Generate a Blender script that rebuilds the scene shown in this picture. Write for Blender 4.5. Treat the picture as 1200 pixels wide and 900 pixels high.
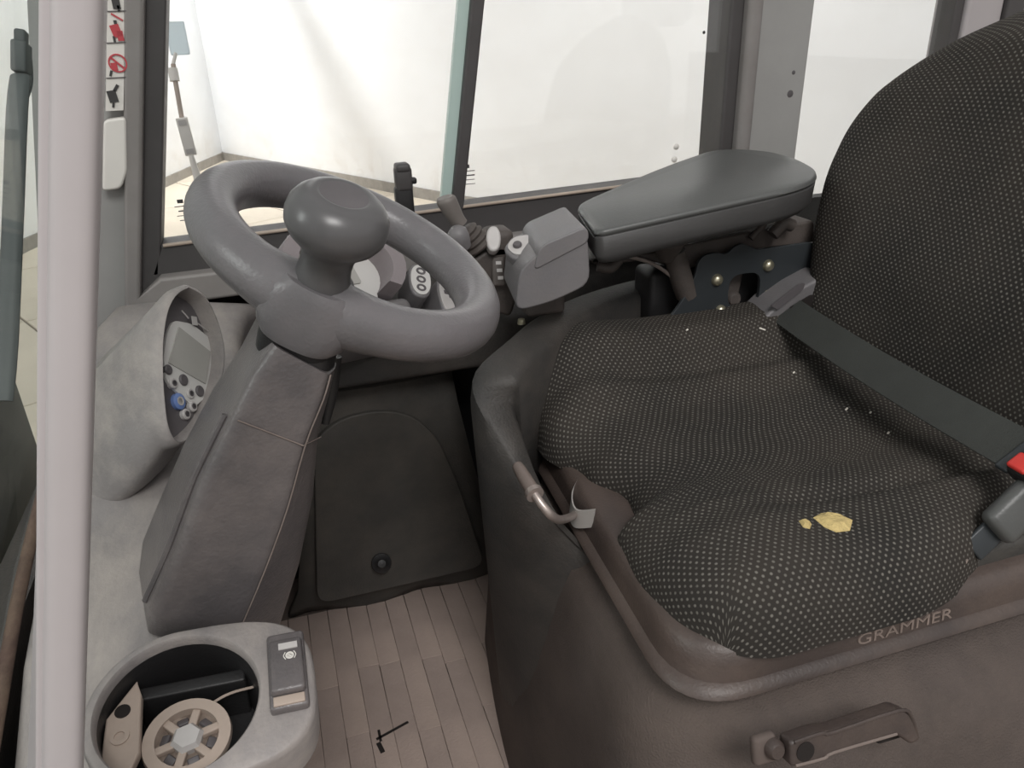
import bpy, bmesh, math, random
from mathutils import Vector, Matrix
random.seed(7)
for o in list(bpy.data.objects): bpy.data.objects.remove(o)
scene = bpy.context.scene
COL = scene.collection

# ------------------------------------------------------------------ camera
F = 900.0; PITCH, YAW, ROLL = 25.0, 17.0, 2.0
CAM = Vector((0, 0, 1.0))
def _basis():
    p, y, r = (math.radians(v) for v in (PITCH, YAW, ROLL))
    f = Vector((math.sin(y)*math.cos(p), math.cos(y)*math.cos(p), -math.sin(p)))
    ri = Vector((math.cos(y), -math.sin(y), 0)); up = ri.cross(f)
    c, s = math.cos(r), math.sin(r)
    return ri*c - up*s, ri*s + up*c, f
CR, CU, CF = _basis()
cd = bpy.data.cameras.new('camera'); cam = bpy.data.objects.new('camera', cd); COL.objects.link(cam)
cd.sensor_width = 36; cd.lens = 36*F/1200; cd.clip_start = .02; cd.clip_end = 100
m = Matrix((CR, CU, -CF)).transposed().to_4x4(); m.translation = CAM
cam.matrix_world = m
scene.camera = cam

# ------------------------------------------------------------------ light
w = bpy.data.worlds.new('hall_light'); scene.world = w; w.use_nodes = True
w.node_tree.nodes['Background'].inputs[0].default_value = (1, .985, .97, 1)
w.node_tree.nodes['Background'].inputs[1].default_value = .62
def area(name, loc, to, sx, sy, power, col=(1, .98, .96), spread=180):
    l = bpy.data.lights.new(name, 'AREA'); l.shape = 'RECTANGLE'; l.size = sx; l.size_y = sy
    l.energy = power; l.color = col; l.spread = math.radians(spread)
    o = bpy.data.objects.new(name, l); COL.objects.link(o); o.location = loc
    o.rotation_euler = (Vector(to)-Vector(loc)).to_track_quat('-Z', 'Y').to_euler()
    return o
area('hall_lamp_door', (.15, -2.5, 4.0), (.2, .8, .4), 1.8, 1.4, 125)
area('hall_daylight_front', (-4.2, 1.2, 3.2), (.2, .8, .7), 3.0, 2.0, 240, (1, .99, .98))
area('wall_fill_side', (.6, 2.6, 4.2), (2.2, 5.4, 1.0), 2.0, 1.0, 38, spread=100)  # added fill light, brightens the hall wall to the right
area('hall_lamp_row', (-1.0, 7.4, 3.6), (-.2, 9.4, .6), .35, .35, 92, (1, .99, .98), spread=130)
vs = scene.view_settings
vs.view_transform = 'Standard'; vs.look = 'None'; vs.exposure = 0.0; vs.gamma = 1.0
vs.use_curve_mapping = False

# ------------------------------------------------------------------ helpers
def at(px, py, axis, v):
    d = CR*((px-600)/F) - CU*((py-450)/F) + CF
    i = 'xyz'.index(axis); t = (v-CAM[i])/d[i]
    return CAM + d*t
def atp(px, py, p0, n):
    d = CR*((px-600)/F) - CU*((py-450)/F) + CF
    return CAM + d*((Vector(p0)-CAM).dot(n)/d.dot(n))

MATS = {}
def srgb(c):
    return tuple((v/255/12.92 if v/255 <= .04045 else ((v/255+.055)/1.055)**2.4) for v in c)
def mat(name, col, rough=.5, metal=0., var=.18, scale=9., bump=.0, bscale=300., dust=None, dustamt=.0, spec=.5, dscale=6.):
    if name in MATS: return MATS[name]
    mt = bpy.data.materials.new(name); mt.use_nodes = True; nt = mt.node_tree; N = nt.nodes; L = nt.links
    b = N['Principled BSDF']
    c = srgb(col)
    tc = N.new('ShaderNodeTexCoord')
    nz = N.new('ShaderNodeTexNoise'); nz.inputs['Scale'].default_value = scale; nz.inputs['Detail'].default_value = 6
    nz.inputs['Roughness'].default_value = .65
    L.new(tc.outputs['Object'], nz.inputs['Vector'])
    rp = N.new('ShaderNodeValToRGB')
    rp.color_ramp.elements[0].position = .3; rp.color_ramp.elements[1].position = .72
    rp.color_ramp.elements[0].color = (*[v*(1-var) for v in c], 1)
    rp.color_ramp.elements[1].color = (*[min(1, v*(1+var)) for v in c], 1)
    L.new(nz.outputs['Fac'], rp.inputs['Fac'])
    out = rp.outputs['Color']
    if dust:
        n2 = N.new('ShaderNodeTexNoise'); n2.inputs['Scale'].default_value = dscale; n2.inputs['Detail'].default_value = 9
        n2.inputs['Roughness'].default_value = .7
        mp = N.new('ShaderNodeMapping'); mp.inputs['Scale'].default_value = (1, .45, 1.2)
        L.new(tc.outputs['Object'], mp.inputs['Vector']); L.new(mp.outputs['Vector'], n2.inputs['Vector'])
        r2 = N.new('ShaderNodeValToRGB'); r2.color_ramp.elements[0].position = .42; r2.color_ramp.elements[1].position = .78
        r2.color_ramp.elements[0].color = (0, 0, 0, 1); r2.color_ramp.elements[1].color = (dustamt,)*3+(1,)
        L.new(n2.outputs['Fac'], r2.inputs['Fac'])
        mx = N.new('ShaderNodeMix'); mx.data_type = 'RGBA'
        L.new(r2.outputs['Color'], mx.inputs['Factor']); L.new(out, mx.inputs[6]); mx.inputs[7].default_value = (*srgb(dust), 1)
        out = mx.outputs[2]
    L.new(out, b.inputs['Base Color'])
    b.inputs['Roughness'].default_value = rough; b.inputs['Metallic'].default_value = metal
    b.inputs['Specular IOR Level'].default_value = spec
    if bump:
        n3 = N.new('ShaderNodeTexNoise'); n3.inputs['Scale'].default_value = bscale; n3.inputs['Detail'].default_value = 3
        L.new(tc.outputs['Object'], n3.inputs['Vector'])
        bp = N.new('ShaderNodeBump'); bp.inputs['Strength'].default_value = bump; bp.inputs['Distance'].default_value = .002
        L.new(n3.outputs['Fac'], bp.inputs['Height']); L.new(bp.outputs['Normal'], b.inputs['Normal'])
    MATS[name] = mt
    return mt
def fabric(name, base, dot, du, dv, rad):
    mt = bpy.data.materials.new(name); mt.use_nodes = True; nt = mt.node_tree; N = nt.nodes; L = nt.links
    b = N['Principled BSDF']; b.inputs['Roughness'].default_value = .92; b.inputs['Specular IOR Level'].default_value = .2
    uv = N.new('ShaderNodeUVMap'); uv.uv_map = 'weave'
    sp = N.new('ShaderNodeSeparateXYZ'); L.new(uv.outputs['UV'], sp.inputs[0])
    def M(op, a, bb=None, cc=None):
        n = N.new('ShaderNodeMath'); n.operation = op
        for i, v in enumerate((a, bb, cc)):
            if v is None: continue
            if isinstance(v, (int, float)): n.inputs[i].default_value = v
            else: L.new(v, n.inputs[i])
        return n.outputs[0]
    v = M('DIVIDE', sp.outputs[1], dv); row = M('FLOOR', v)
    u = M('ADD', M('DIVIDE', sp.outputs[0], du), M('MULTIPLY', M('MODULO', M('ABSOLUTE', row), 2.), .5))
    fu = M('SUBTRACT', M('FRACT', u), .5); fv = M('SUBTRACT', M('FRACT', v), .5)
    dist = M('SQRT', M('ADD', M('POWER', M('MULTIPLY', fu, du/dv), 2.), M('POWER', fv, 2.)))
    mr = N.new('ShaderNodeMapRange'); mr.inputs[1].default_value = rad+.1; mr.inputs[2].default_value = rad-.08
    L.new(dist, mr.inputs[0])
    wn = N.new('ShaderNodeTexWhiteNoise'); wn.noise_dimensions = '2D'
    cb = N.new('ShaderNodeCombineXYZ'); L.new(M('FLOOR', u), cb.inputs[0]); L.new(row, cb.inputs[1]); L.new(cb.outputs[0], wn.inputs[0])
    k = M('MULTIPLY', mr.outputs[0], M('ADD', M('MULTIPLY', wn.outputs[0], .5), .55))
    tc = N.new('ShaderNodeTexCoord'); nz = N.new('ShaderNodeTexNoise'); nz.inputs['Scale'].default_value = 7; nz.inputs['Detail'].default_value = 6
    L.new(tc.outputs['Object'], nz.inputs['Vector'])
    rp = N.new('ShaderNodeValToRGB'); c = srgb(base)
    rp.color_ramp.elements[0].position = .3; rp.color_ramp.elements[1].position = .75
    rp.color_ramp.elements[0].color = (*[q*.8 for q in c], 1); rp.color_ramp.elements[1].color = (c[0]*1.5, c[1]*1.38, c[2]*1.28, 1)
    L.new(nz.outputs['Fac'], rp.inputs['Fac'])
    mx = N.new('ShaderNodeMix'); mx.data_type = 'RGBA'; L.new(k, mx.inputs['Factor']); L.new(rp.outputs[0], mx.inputs[6]); mx.inputs[7].default_value = (*srgb(dot), 1)
    L.new(mx.outputs[2], b.inputs['Base Color'])
    bp = N.new('ShaderNodeBump'); bp.inputs['Strength'].default_value = .5; bp.inputs['Distance'].default_value = .0015
    L.new(mr.outputs[0], bp.inputs['Height']); L.new(bp.outputs['Normal'], b.inputs['Normal'])
    return mt
def glass(name, tint=(.985, .992, .990), refl=.05):
    mt = bpy.data.materials.new(name); mt.use_nodes = True; nt = mt.node_tree; N = nt.nodes; L = nt.links
    N.remove(N['Principled BSDF']); out = N['Material Output']
    t = N.new('ShaderNodeBsdfTransparent'); t.inputs[0].default_value = (*tint, 1)
    g = N.new('ShaderNodeBsdfGlossy'); g.inputs['Roughness'].default_value = .03
    mx = N.new('ShaderNodeMixShader'); mx.inputs[0].default_value = refl
    L.new(t.outputs[0], mx.inputs[1]); L.new(g.outputs[0], mx.inputs[2]); L.new(mx.outputs[0], out.inputs[0])
    return mt

def tag(o, label=None, cat=None, group=None, kind=None):
    if label: o['label'] = label
    if cat: o['category'] = cat
    if group: o['group'] = group
    if kind: o['kind'] = kind
    return o
def thing(name, label, cat, loc=(0, 0, 0), group=None, kind=None):
    o = bpy.data.objects.new(name, None); COL.objects.link(o); o.location = loc; o.empty_display_size = .03
    return tag(o, label, cat, group, kind)
def link(name, me, mt, parent=None):
    o = bpy.data.objects.new(name, me); COL.objects.link(o)
    if mt is not None: me.materials.clear(); me.materials.append(mt)
    if parent is not None:
        o.parent = parent
        q = parent; off = Vector((0, 0, 0))
        while q is not None: off += q.location; q = q.parent
        o.location = -off
        # bake: keep world coordinates in the mesh, origin stays at the world origin
    return o
def mk(name, V, Fc, mt, parent=None, smooth=True, angle=40):
    me = bpy.data.meshes.new(name); me.from_pydata([tuple(v) for v in V], [], Fc); me.validate(); me.update()
    bm = bmesh.new(); bm.from_mesh(me); bmesh.ops.recalc_face_normals(bm, faces=bm.faces); bm.to_mesh(me); bm.free()
    shade(me, smooth, angle)
    return link(name, me, mt, parent)
def shade(me, smooth=True, angle=40):
    for p in me.polygons: p.use_smooth = smooth
    if smooth:
        try: me.set_sharp_from_angle(angle=math.radians(angle))
        except Exception: pass
def sub(o, lv=2):
    md = o.modifiers.new('subdivision', 'SUBSURF'); md.levels = lv; md.render_levels = lv; return o
def bev(o, wdt, seg=3, ang=35):
    md = o.modifiers.new('bevel', 'BEVEL'); md.width = wdt; md.segments = seg; md.limit_method = 'ANGLE'; md.angle_limit = math.radians(ang)
    for p in o.data.polygons: p.use_smooth = True
    return o
def frame(o, x=None, z=None, y=None):
    """4x4 with given origin, z axis (normal) and approx x axis"""
    z = Vector(z).normalized(); x = Vector(x); x = (x - z*x.dot(z)).normalized(); y = z.cross(x)
    mm = Matrix((x, y, z)).transposed().to_4x4(); mm.translation = Vector(o); return mm
I4 = Matrix.Identity(4)
def rbox(name, c, s, mt, parent=None, r=.004, M=None, seg=3, rot=None):
    """rounded box; c centre, s full size, in frame M"""
    bm = bmesh.new(); bmesh.ops.create_cube(bm, size=1)
    for v in bm.verts: v.co = Vector((v.co.x*s[0], v.co.y*s[1], v.co.z*s[2]))
    r = min(r, min(s)*.49)
    if r > 0: bmesh.ops.bevel(bm, geom=list(bm.edges), offset=r, segments=seg, profile=.5, affect='EDGES')
    T = Matrix.Translation(Vector(c))
    if rot: T = T @ Matrix.Rotation(rot[1], 4, rot[0])
    if M is not None: T = M @ T
    bmesh.ops.transform(bm, matrix=T, verts=bm.verts)
    me = bpy.data.meshes.new(name); bm.to_mesh(me); bm.free(); shade(me)
    return link(name, me, mt, parent)
def rounded(pts, r, seg=4):
    """round the corners of a closed 3D/2D polygon; r scalar or list"""
    P = [Vector(p) for p in pts]; n = len(P); out = []
    for i in range(n):
        a, b, c = P[i-1], P[i], P[(i+1) % n]; rr = r[i] if isinstance(r, (list, tuple)) else r
        d1 = (a-b); d2 = (c-b)
        q = min(rr, d1.length*.48, d2.length*.48)
        s, e = b + d1.normalized()*q, b + d2.normalized()*q
        for k in range(seg+1):
            t = k/seg
            out.append(s*(1-t)**2 + b*2*t*(1-t) + e*t*t)
    return out
def loft(name, rings, mt, parent=None, closed=True, caps=True, smooth=True, angle=40):
    V = []; Fc = []; n = len(rings[0])
    for rg in rings: V += [tuple(p) for p in rg]
    for i in range(len(rings)-1):
        for j in range(n if closed else n-1):
            k = (j+1) % n
            Fc.append((i*n+j, i*n+k, (i+1)*n+k, (i+1)*n+j))
    if caps and closed:
        Fc.append(tuple(range(n))[::-1]); Fc.append(tuple(range((len(rings)-1)*n, len(rings)*n)))
    return mk(name, V, Fc, mt, parent, smooth, angle)
def prism(name, poly, M, d0, d1, mt, parent=None, r=0, b=.0, seg=4, bseg=3):
    """2D polygon in frame M, extruded from d0 to d1 along its z"""
    P = [Vector((p[0], p[1], 0)) for p in poly]
    if r: P = rounded(P, r, seg)
    rings = []
    if b:
        cx = sum((p for p in P), Vector())/len(P)
        rr = []
        for k in range(bseg+1):
            a = k/bseg*math.pi/2
            rr.append((b*(1-math.sin(a)), d0 + b*(1-math.cos(a))))
        for ins, d in rr: rings.append((ins, d))
        for ins, d in reversed(rr): rings.append((ins, d1 - (d-d0)))
        def inset(ins):
            n = len(P); out = []
            area2 = sum(P[i].x*P[(i+1) % n].y - P[(i+1) % n].x*P[i].y for i in range(n))
            sg = 1 if area2 > 0 else -1
            for i in range(n):
                t = (P[(i+1) % n]-P[i-1]); 
                if t.length < 1e-9: t = Vector((1, 0, 0))
                t.normalize(); out.append(P[i] + Vector((-t.y, t.x, 0))*sg*ins)
            return out
        R = [[M @ (p + Vector((0, 0, d))) for p in inset(ins)] for ins, d in rings]
    else:
        R = [[M @ (p + Vector((0, 0, d))) for p in P] for d in (d0, d1)]
    o = loft(name, R, mt, parent, angle=60 if b else 35)
    if b: wn = o.modifiers.new('weighted_normal', 'WEIGHTED_NORMAL'); wn.keep_sharp = True; wn.weight = 80
    return o
def crm(pts, n):
    """Catmull-Rom resample of a list of tuples"""
    P = [Vector(p) for p in pts]; out = []
    for i in range(len(P)-1):
        a = P[max(i-1, 0)]; b = P[i]; c = P[i+1]; d = P[min(i+2, len(P)-1)]
        for k in range(n):
            t = k/n
            out.append(.5*((2*b)+(c-a)*t+(2*a-5*b+4*c-d)*t*t+(3*b-a-3*c+d)*t**3))
    out.append(P[-1]); return out
def tube(name, pts, rad, mt, parent=None, n=14, smoothn=6, caps=True, flat=None):
    P = crm(pts, smoothn) if smoothn > 1 else [Vector(p) for p in pts]
    if isinstance(rad, (list, tuple)):
        rr = [v.x for v in crm([(r, 0, 0) for r in rad], smoothn)] if smoothn > 1 else rad
    else: rr = [rad]*len(P)
    t0 = (P[1]-P[0]).normalized(); ref = Vector((0, 0, 1)) if abs(t0.z) < .9 else Vector((1, 0, 0))
    u = t0.cross(ref).normalized(); R = []
    for i, p in enumerate(P):
        t = (P[min(i+1, len(P)-1)]-P[max(i-1, 0)]).normalized()
        u = (u - t*u.dot(t)).normalized(); v = t.cross(u)
        fu, fv = flat or (1, 1)
        R.append([p + (u*math.cos(2*math.pi*k/n)*fu + v*math.sin(2*math.pi*k/n)*fv)*rr[i] for k in range(n)])
    return loft(name, R, mt, parent, caps=caps)
def lathe(name, prof, M, mt, parent=None, n=40, angle=40):
    """profile of (radius, height) about z of frame M"""
    R = [[M @ Vector((max(r, 1e-5)*math.cos(2*math.pi*k/n), max(r, 1e-5)*math.sin(2*math.pi*k/n), h)) for k in range(n)] for r, h in prof]
    return loft(name, R, mt, parent, angle=angle)
def ring(name, M, R0, r, mt, parent=None, n=72, m_=18, sq=1.0):
    V = []; Fc = []
    for i in range(n):
        a = 2*math.pi*i/n
        for j in range(m_):
            b = 2*math.pi*j/m_
            V.append(M @ Vector(((R0+r*math.cos(b))*math.cos(a), (R0+r*math.cos(b))*math.sin(a), r*sq*math.sin(b))))
    for i in range(n):
        for j in range(m_):
            Fc.append((i*m_+j, ((i+1) % n)*m_+j, ((i+1) % n)*m_+(j+1) % m_, i*m_+(j+1) % m_))
    return mk(name, V, Fc, mt, parent)
def ellipse(c, a, b, n=28, sq=2.0):
    out = []
    for k in range(n):
        t = 2*math.pi*k/n; cs, sn = math.cos(t), math.sin(t)
        out.append((c[0]+a*math.copysign(abs(cs)**(2/sq), cs), c[1]+b*math.copysign(abs(sn)**(2/sq), sn)))
    return out
def bool_cut(o, cutter):
    md = o.modifiers.new('cut', 'BOOLEAN'); md.object = cutter; md.operation = 'DIFFERENCE'; md.solver = 'EXACT'
    bpy.context.view_layer.update()
    dg = bpy.context.evaluated_depsgraph_get()
    me = bpy.data.meshes.new_from_object(o.evaluated_get(dg)); o.modifiers.clear(); o.data = me
    bpy.data.objects.remove(cutter); shade(me, True, 35)
def text(name, s, M, size, mt, parent, ext=.0006, align='CENTER'):
    cu = bpy.data.curves.new(name, 'FONT'); cu.body = s; cu.size = size; cu.extrude = ext; cu.align_x = align; cu.align_y = 'CENTER'
    t = bpy.data.objects.new(name+'_tmp', cu); COL.objects.link(t); bpy.context.view_layer.update()
    me = bpy.data.meshes.new_from_object(t.evaluated_get(bpy.context.evaluated_depsgraph_get())); bpy.data.objects.remove(t)
    me.transform(M); return link(name, me, mt, parent)

# ------------------------------------------------------------------ materials
plastic = mat('grey_dash_plastic', (134, 129, 128), .5, var=.16, bump=.25, dust=(186, 176, 168), dustamt=.8, dscale=11)
column_m = mat('dark_grey_column_plastic', (90, 86, 87), .34, var=.2, bump=.3, dust=(146, 136, 132), dustamt=.5, dscale=9)
wheel_m = mat('worn_grey_rubber', (108, 106, 108), .31, var=.12, bump=.2, dust=(134, 124, 126), dustamt=.4, dscale=10)
knob_m = mat('smooth_grey_knob_plastic', (90, 89, 90), .30, var=.08)
blackp = mat('black_plastic', (36, 35, 36), .5, var=.15, bump=.2)
dusty_black = mat('dusty_black_plastic', (68, 66, 63), .65, var=.25, bump=.4, dust=(112, 102, 92), dustamt=.35, dscale=7)
shell_m = mat('black_moulded_shell', (52, 51, 50), .6, var=.2, bump=.4, dust=(110, 100, 92), dustamt=.4, dscale=6)
basecover = mat('brown_grey_mat_cover', (80, 71, 67), .85, var=.22, bump=.8, bscale=500, dust=(118, 104, 94), dustamt=.45, dscale=5)
pan_m = mat('brown_grey_seat_pan', (71, 62, 59), .45, var=.2, bump=.25, dust=(130, 112, 100), dustamt=.35, dscale=7)
arm_m = mat('grey_armrest_pad', (82, 83, 82), .40, var=.08, bump=.15)
armside = mat('dark_armrest_side', (74, 73, 73), .5, var=.1, bump=.15)
console_m = mat('grey_console_plastic', (112, 110, 112), .48, var=.1, bump=.2, dust=(140, 128, 118), dustamt=.3)
mech_m = mat('dusty_dark_mechanism', (78, 72, 69), .6, var=.2, bump=.3, dust=(120, 106, 96), dustamt=.4)
steel_dark = mat('dark_coated_steel', (54, 58, 61), .42, metal=.2, var=.15)
bolt_m = mat('zinc_bolt', (196, 190, 166), .35, metal=.85, var=.15, scale=80)
chrome = mat('worn_steel_rod', (176, 164, 158), .35, metal=.6, var=.15, scale=60)
floor_m = mat('cab_floor_dark', (96, 85, 80), .85, var=.2)
mat_rib = mat('dusty_rubber_mat', (160, 144, 136), .85, var=.16, scale=6, bump=.5, bscale=250, dust=(190, 170, 156), dustamt=.45, dscale=4)
frame_m = mat('dark_grey_window_frame', (136, 132, 130), .5, var=.1, dust=(120, 108, 98), dustamt=.25)
seal_m = mat('black_rubber_seal', (74, 71, 71), .5, var=.12)
post_m = mat('pale_grey_post_paint', (178, 172, 173), .5, var=.04)
pillar_m = mat('mid_grey_pillar_paint', (158, 157, 155), .55, var=.05)
white_wall = mat('white_hall_wall', (236, 237, 238), .8, var=.02, scale=1.5, dust=(200, 197, 192), dustamt=.25, dscale=1.2)
tile_m = mat('tan_floor_tile', (216, 205, 188), .6, var=.07, scale=2)
grout_m = mat('tan_floor_grout', (140, 130, 118), .8)
skirt_m = mat('grey_skirting', (150, 146, 140), .6)
lcd_m = mat('lcd_glass', (170, 168, 163), .22, var=.03)
bezel_m = mat('light_grey_keypad', (205, 203, 200), .4, var=.04)
keyd = mat('dark_grey_key', (92, 88, 90), .45)
keyb = mat('blue_key', (110, 135, 190), .4)
keyw = mat('pale_key', (188, 184, 182), .4)
red_m = mat('red_buckle_button', (205, 58, 52), .4, var=.05)
webbing = mat('dark_green_grey_webbing', (54, 56, 53), .75, var=.14, scale=20, bump=.8, bscale=700)
foam = mat('yellow_foam', (200, 178, 122), .95, var=.25, scale=90, bump=1.0, bscale=300)
cream = mat('cream_socket_plastic', (176, 160, 148), .6, var=.12, dust=(120, 105, 98), dustamt=.3, dscale=14)
sticker_w = mat('white_sticker', (226, 222, 216), .4, var=.03)
sticker_r = mat('red_print', (190, 70, 78), .5, var=.05)
sticker_k = mat('black_print', (62, 60, 60), .5, var=.05)
paperm = mat('white_paper', (222, 216, 206), .8, var=.05)
tab_m = mat('pale_grey_webbing_tab', (170, 166, 162), .7, var=.1)
greenglass = mat('green_glass_edge', (186, 206, 200), .25, var=.04)
paleblue = mat('pale_blue_plate', (222, 234, 240), .5, var=.04)
brass = mat('tan_rod', (176, 160, 146), .5)
wiper_m = mat('grey_wiper', (82, 86, 86), .6, var=.06)
seat_fab = fabric('charcoal_dotted_seat_fabric', (50, 48, 46), (112, 109, 103), .0080, .0050, .27)
glass_m = glass('clear_cab_glass'); ws_glass = glass('windscreen_glass', (.90, .93, .92), .07)

pb = paleblue.node_tree.nodes['Principled BSDF']; pb.inputs['Transmission Weight'].default_value = .75; pb.inputs['Roughness'].default_value = .8
# tan scuffs low on the hall wall and faint smears higher up
nt = white_wall.node_tree; N = nt.nodes; L = nt.links; pb = N['Principled BSDF']; src = pb.inputs['Base Color'].links[0].from_socket
geo = N.new('ShaderNodeNewGeometry'); sp = N.new('ShaderNodeSeparateXYZ'); L.new(geo.outputs['Position'], sp.inputs[0])
mr = N.new('ShaderNodeMapRange'); mr.inputs[1].default_value = .15; mr.inputs[2].default_value = -.4; mr.inputs[4].default_value = .55; L.new(sp.outputs[2], mr.inputs[0])
nz = N.new('ShaderNodeTexNoise'); nz.inputs['Scale'].default_value = 2.6; nz.inputs['Detail'].default_value = 8; nz.inputs['Roughness'].default_value = .7; nz.inputs['Distortion'].default_value = .6
L.new(geo.outputs['Position'], nz.inputs['Vector'])
rr_ = N.new('ShaderNodeMapRange'); rr_.inputs[1].default_value = .54; rr_.inputs[2].default_value = .80; L.new(nz.outputs['Fac'], rr_.inputs[0])
mu = N.new('ShaderNodeMath'); mu.operation = 'MULTIPLY'; L.new(mr.outputs[0], mu.inputs[0]); L.new(rr_.outputs[0], mu.inputs[1])
mx = N.new('ShaderNodeMix'); mx.data_type = 'RGBA'; L.new(mu.outputs[0], mx.inputs['Factor']); L.new(src, mx.inputs[6]); mx.inputs[7].default_value = (*srgb((176, 156, 134)), 1)
L.new(mx.outputs[2], pb.inputs['Base Color'])
# ------------------------------------------------------------------ outside hall
GZ = -.4
def quad(name, a, b, z0, z1, th, mt, parent=None):
    a = Vector((*a, 0)); b = Vector((*b, 0)); t = (b-a).normalized(); nrm = Vector((-t.y, t.x, 0))
    P = []
    for z in (z0, z1):
        P.append([a+Vector((0, 0, z)), b+Vector((0, 0, z)), b+nrm*th+Vector((0, 0, z)), a+nrm*th+Vector((0, 0, z))])
    return loft(name, P, mt, parent, smooth=False)
og = rbox('floor', (3, 4, GZ-.05), (26, 26, .1), grout_m, None, r=0); tag(og, 'tan tiled hall ground outside the cab', 'floor', kind='structure')
tile_me = None
for i in range(-4, 5):
    for j in range(0, 9):
        x, y = -.05+i*1.2, 2.4+j*1.2
        u = Matrix.Rotation(math.radians(27), 4, 'Z') @ Vector((x, y-6, 0)) + Vector((0, 6, 0))
        if u.y < 1.9 or abs(u.x) > 5: continue
        if tile_me is None:
            t = rbox('tile', (0, 0, GZ+.002), (1.188, 1.188, .012), tile_m, og, r=.003, seg=1); tile_me = t.data
        else:
            t = bpy.data.objects.new('tile', tile_me); COL.objects.link(t); t.parent = og
        t.location = (u.x, u.y, 0); t.rotation_euler = (0, 0, math.radians(27))
wallpts = [(-3.4, .5), (-2.6, 3.2), (-1.75, 6.4), (-.44, 10.44), (.81, 8.0), (1.6, 6.43), (2.9, 4.3), (4.6, 2.2), (6.5, 0)]
for i in range(len(wallpts)-1):
    nm = 'wall_front' if i < 3 else 'wall_far'
    o = quad(nm, wallpts[i], wallpts[i+1], GZ, 5.5, .12, white_wall); tag(o, kind='structure')
    s = quad('skirting', wallpts[i], wallpts[i+1], GZ, GZ+.1, -.02, skirt_m, o)

# unseen bar, added to cast the diagonal shadow band on the far wall
wn_ = Vector((10.44-8.0, 1.25, 0)).normalized()
LP = Vector((-1.0, 7.4, 3.6)); q0, q1 = atp(338, -20, (-.44, 10.44, 0), wn_), atp(440, 195, (-.44, 10.44, 0), wn_)
b0, b1 = LP.lerp(q0, .42), LP.lerp(q1, .42)
br = tube('shadow_bar', [b0+(b0-b1)*2.6, b0, b1, b1+(b1-b0)*.55], .10, post_m, None, n=16, smoothn=1); tag(br, kind='structure')
# leaning rod with plate outside the far window
rod = thing('leaning_rod', 'white rod with pale blue plate leaning outside the side window', 'rod')
def rp(px, py): return at(px, py, 'y', 2.0 + (220-py)*.0004)
r_top, r_mid, r_box0, r_box1, r_end = rp(203, 75), rp(205, 92), rp(213, 138), rp(224, 182), rp(233, 214)
dirr = (r_end-r_box1).normalized(); foot = r_end + (r_end-r_box0)*((GZ-r_end.z)/(r_end.z-r_box0.z))
tube('tube', [r_box1, r_end, foot], [.006, .010, .016], sticker_w, rod, smoothn=1)
tube('thin_rod', [r_top, r_mid, r_box0], .0055, brass, rod, smoothn=1)
tube('collar', [rp(202, 80), rp(205, 95)], .011, sticker_w, rod, smoothn=1)
Mr = frame((r_box0+r_box1)/2, x=(r_box1-r_box0), z=(0, -1, 0))
L_ = (r_box1-r_box0).length
rbox('tag_box', (0, 0, 0), (L_, .026, .016), sticker_w, rod, r=.002, M=Mr)
for s in (-.38, .38): rbox('tag_mark', (L_*s, 0, .009), (L_*.14, .017, .002), keyw, rod, r=0, M=Mr)
rbox('plate', (0, 0, 0), (.042, .008, .070), paleblue, rod, r=.0035, M=Matrix.Translation(rp(208, 45)))
tube('plate_stem', [rp(206, 62), r_top], .004, sticker_w, rod, smoothn=1)

# ------------------------------------------------------------------ cab shell
fl = rbox('floor', (.35, .72, -.03), (1.5, 1.34, .06), floor_m, None, r=0); tag(fl, kind='structure')
ce = thing('ceiling', None, None, kind='structure')
for x_ in (-.05, .25, .55, .85, 1.15, 1.45): rbox('guard_bar', (x_, .82, 1.93), (.04, 1.16, .05), post_m, ce, r=.008)
for y_ in (.22, 1.37): rbox('guard_rail', (.68, y_, 1.93), (1.66, .06, .07), post_m, ce, r=.01)
wr = rbox('wall_right', (.55, 1.385, .325), (1.8, .03, .65), shell_m, None, r=0); tag(wr, kind='structure')
wb = rbox('wall_rear', (1.46, .78, .45), (.04, 1.24, .9), shell_m, None, r=0); tag(wb, kind='structure')
wf = rbox('wall_front', (-.31, .78, .25), (.04, 1.24, .5), shell_m, None, r=0); tag(wf, kind='structure')

WY = 1.35
MX = frame((0, WY, 0), x=(1, 0, 0), z=(0, -1, 0))   # local x = X, local y = Z, local z = towards camera
win = thing('window_1', None, None, kind='structure')
xl_in = lambda z: -.174+.231*(z-.70)
xl_out = lambda z: -.242+.219*(z-.626)
prism('frame_upright', [(xl_out(.60), .60), (xl_in(.60)-.028, .60), (xl_in(1.75)-.028, 1.75), (xl_out(1.75), 1.75)], MX, -.05, .045, frame_m, win, b=.006)
prism('frame_inner_upright', [(xl_in(.62)-.03, .62), (xl_in(.62), .62), (xl_in(1.75), 1.75), (xl_in(1.75)-.03, 1.75)], MX, -.04, .022, seal_m, win, b=.004)
prism('sill', [(xl_out(.60)+.004, .605), (.85, .622), (.85, .662), (xl_in(.66), .652)], MX, -.05, .05, frame_m, win, b=.006)
prism('frame_lower_rail', [(xl_in(.66)-.012, .648), (.85, .66), (.85, .728), (xl_in(.70), .698)], MX, -.04, .022, seal_m, win, b=.004)
tube('sill_bead', [(xl_in(.7)+.003, WY-.024, .698), (.85, WY-.024, .728)], .003, brass, win, smoothn=1)
prism('front_pane', [(xl_in(.69), .69), (.33, .70), (.50, 1.75), (xl_in(1.75), 1.75)], MX, -.006, -.001, glass_m, win)
prism('sliding_pane', [(.285, .70), (.85, .72), (.85, 1.75), (.455, 1.75)], MX, .008, .013, glass_m, win)
mxl = lambda z: .298+.164*(z-.73)
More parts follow.
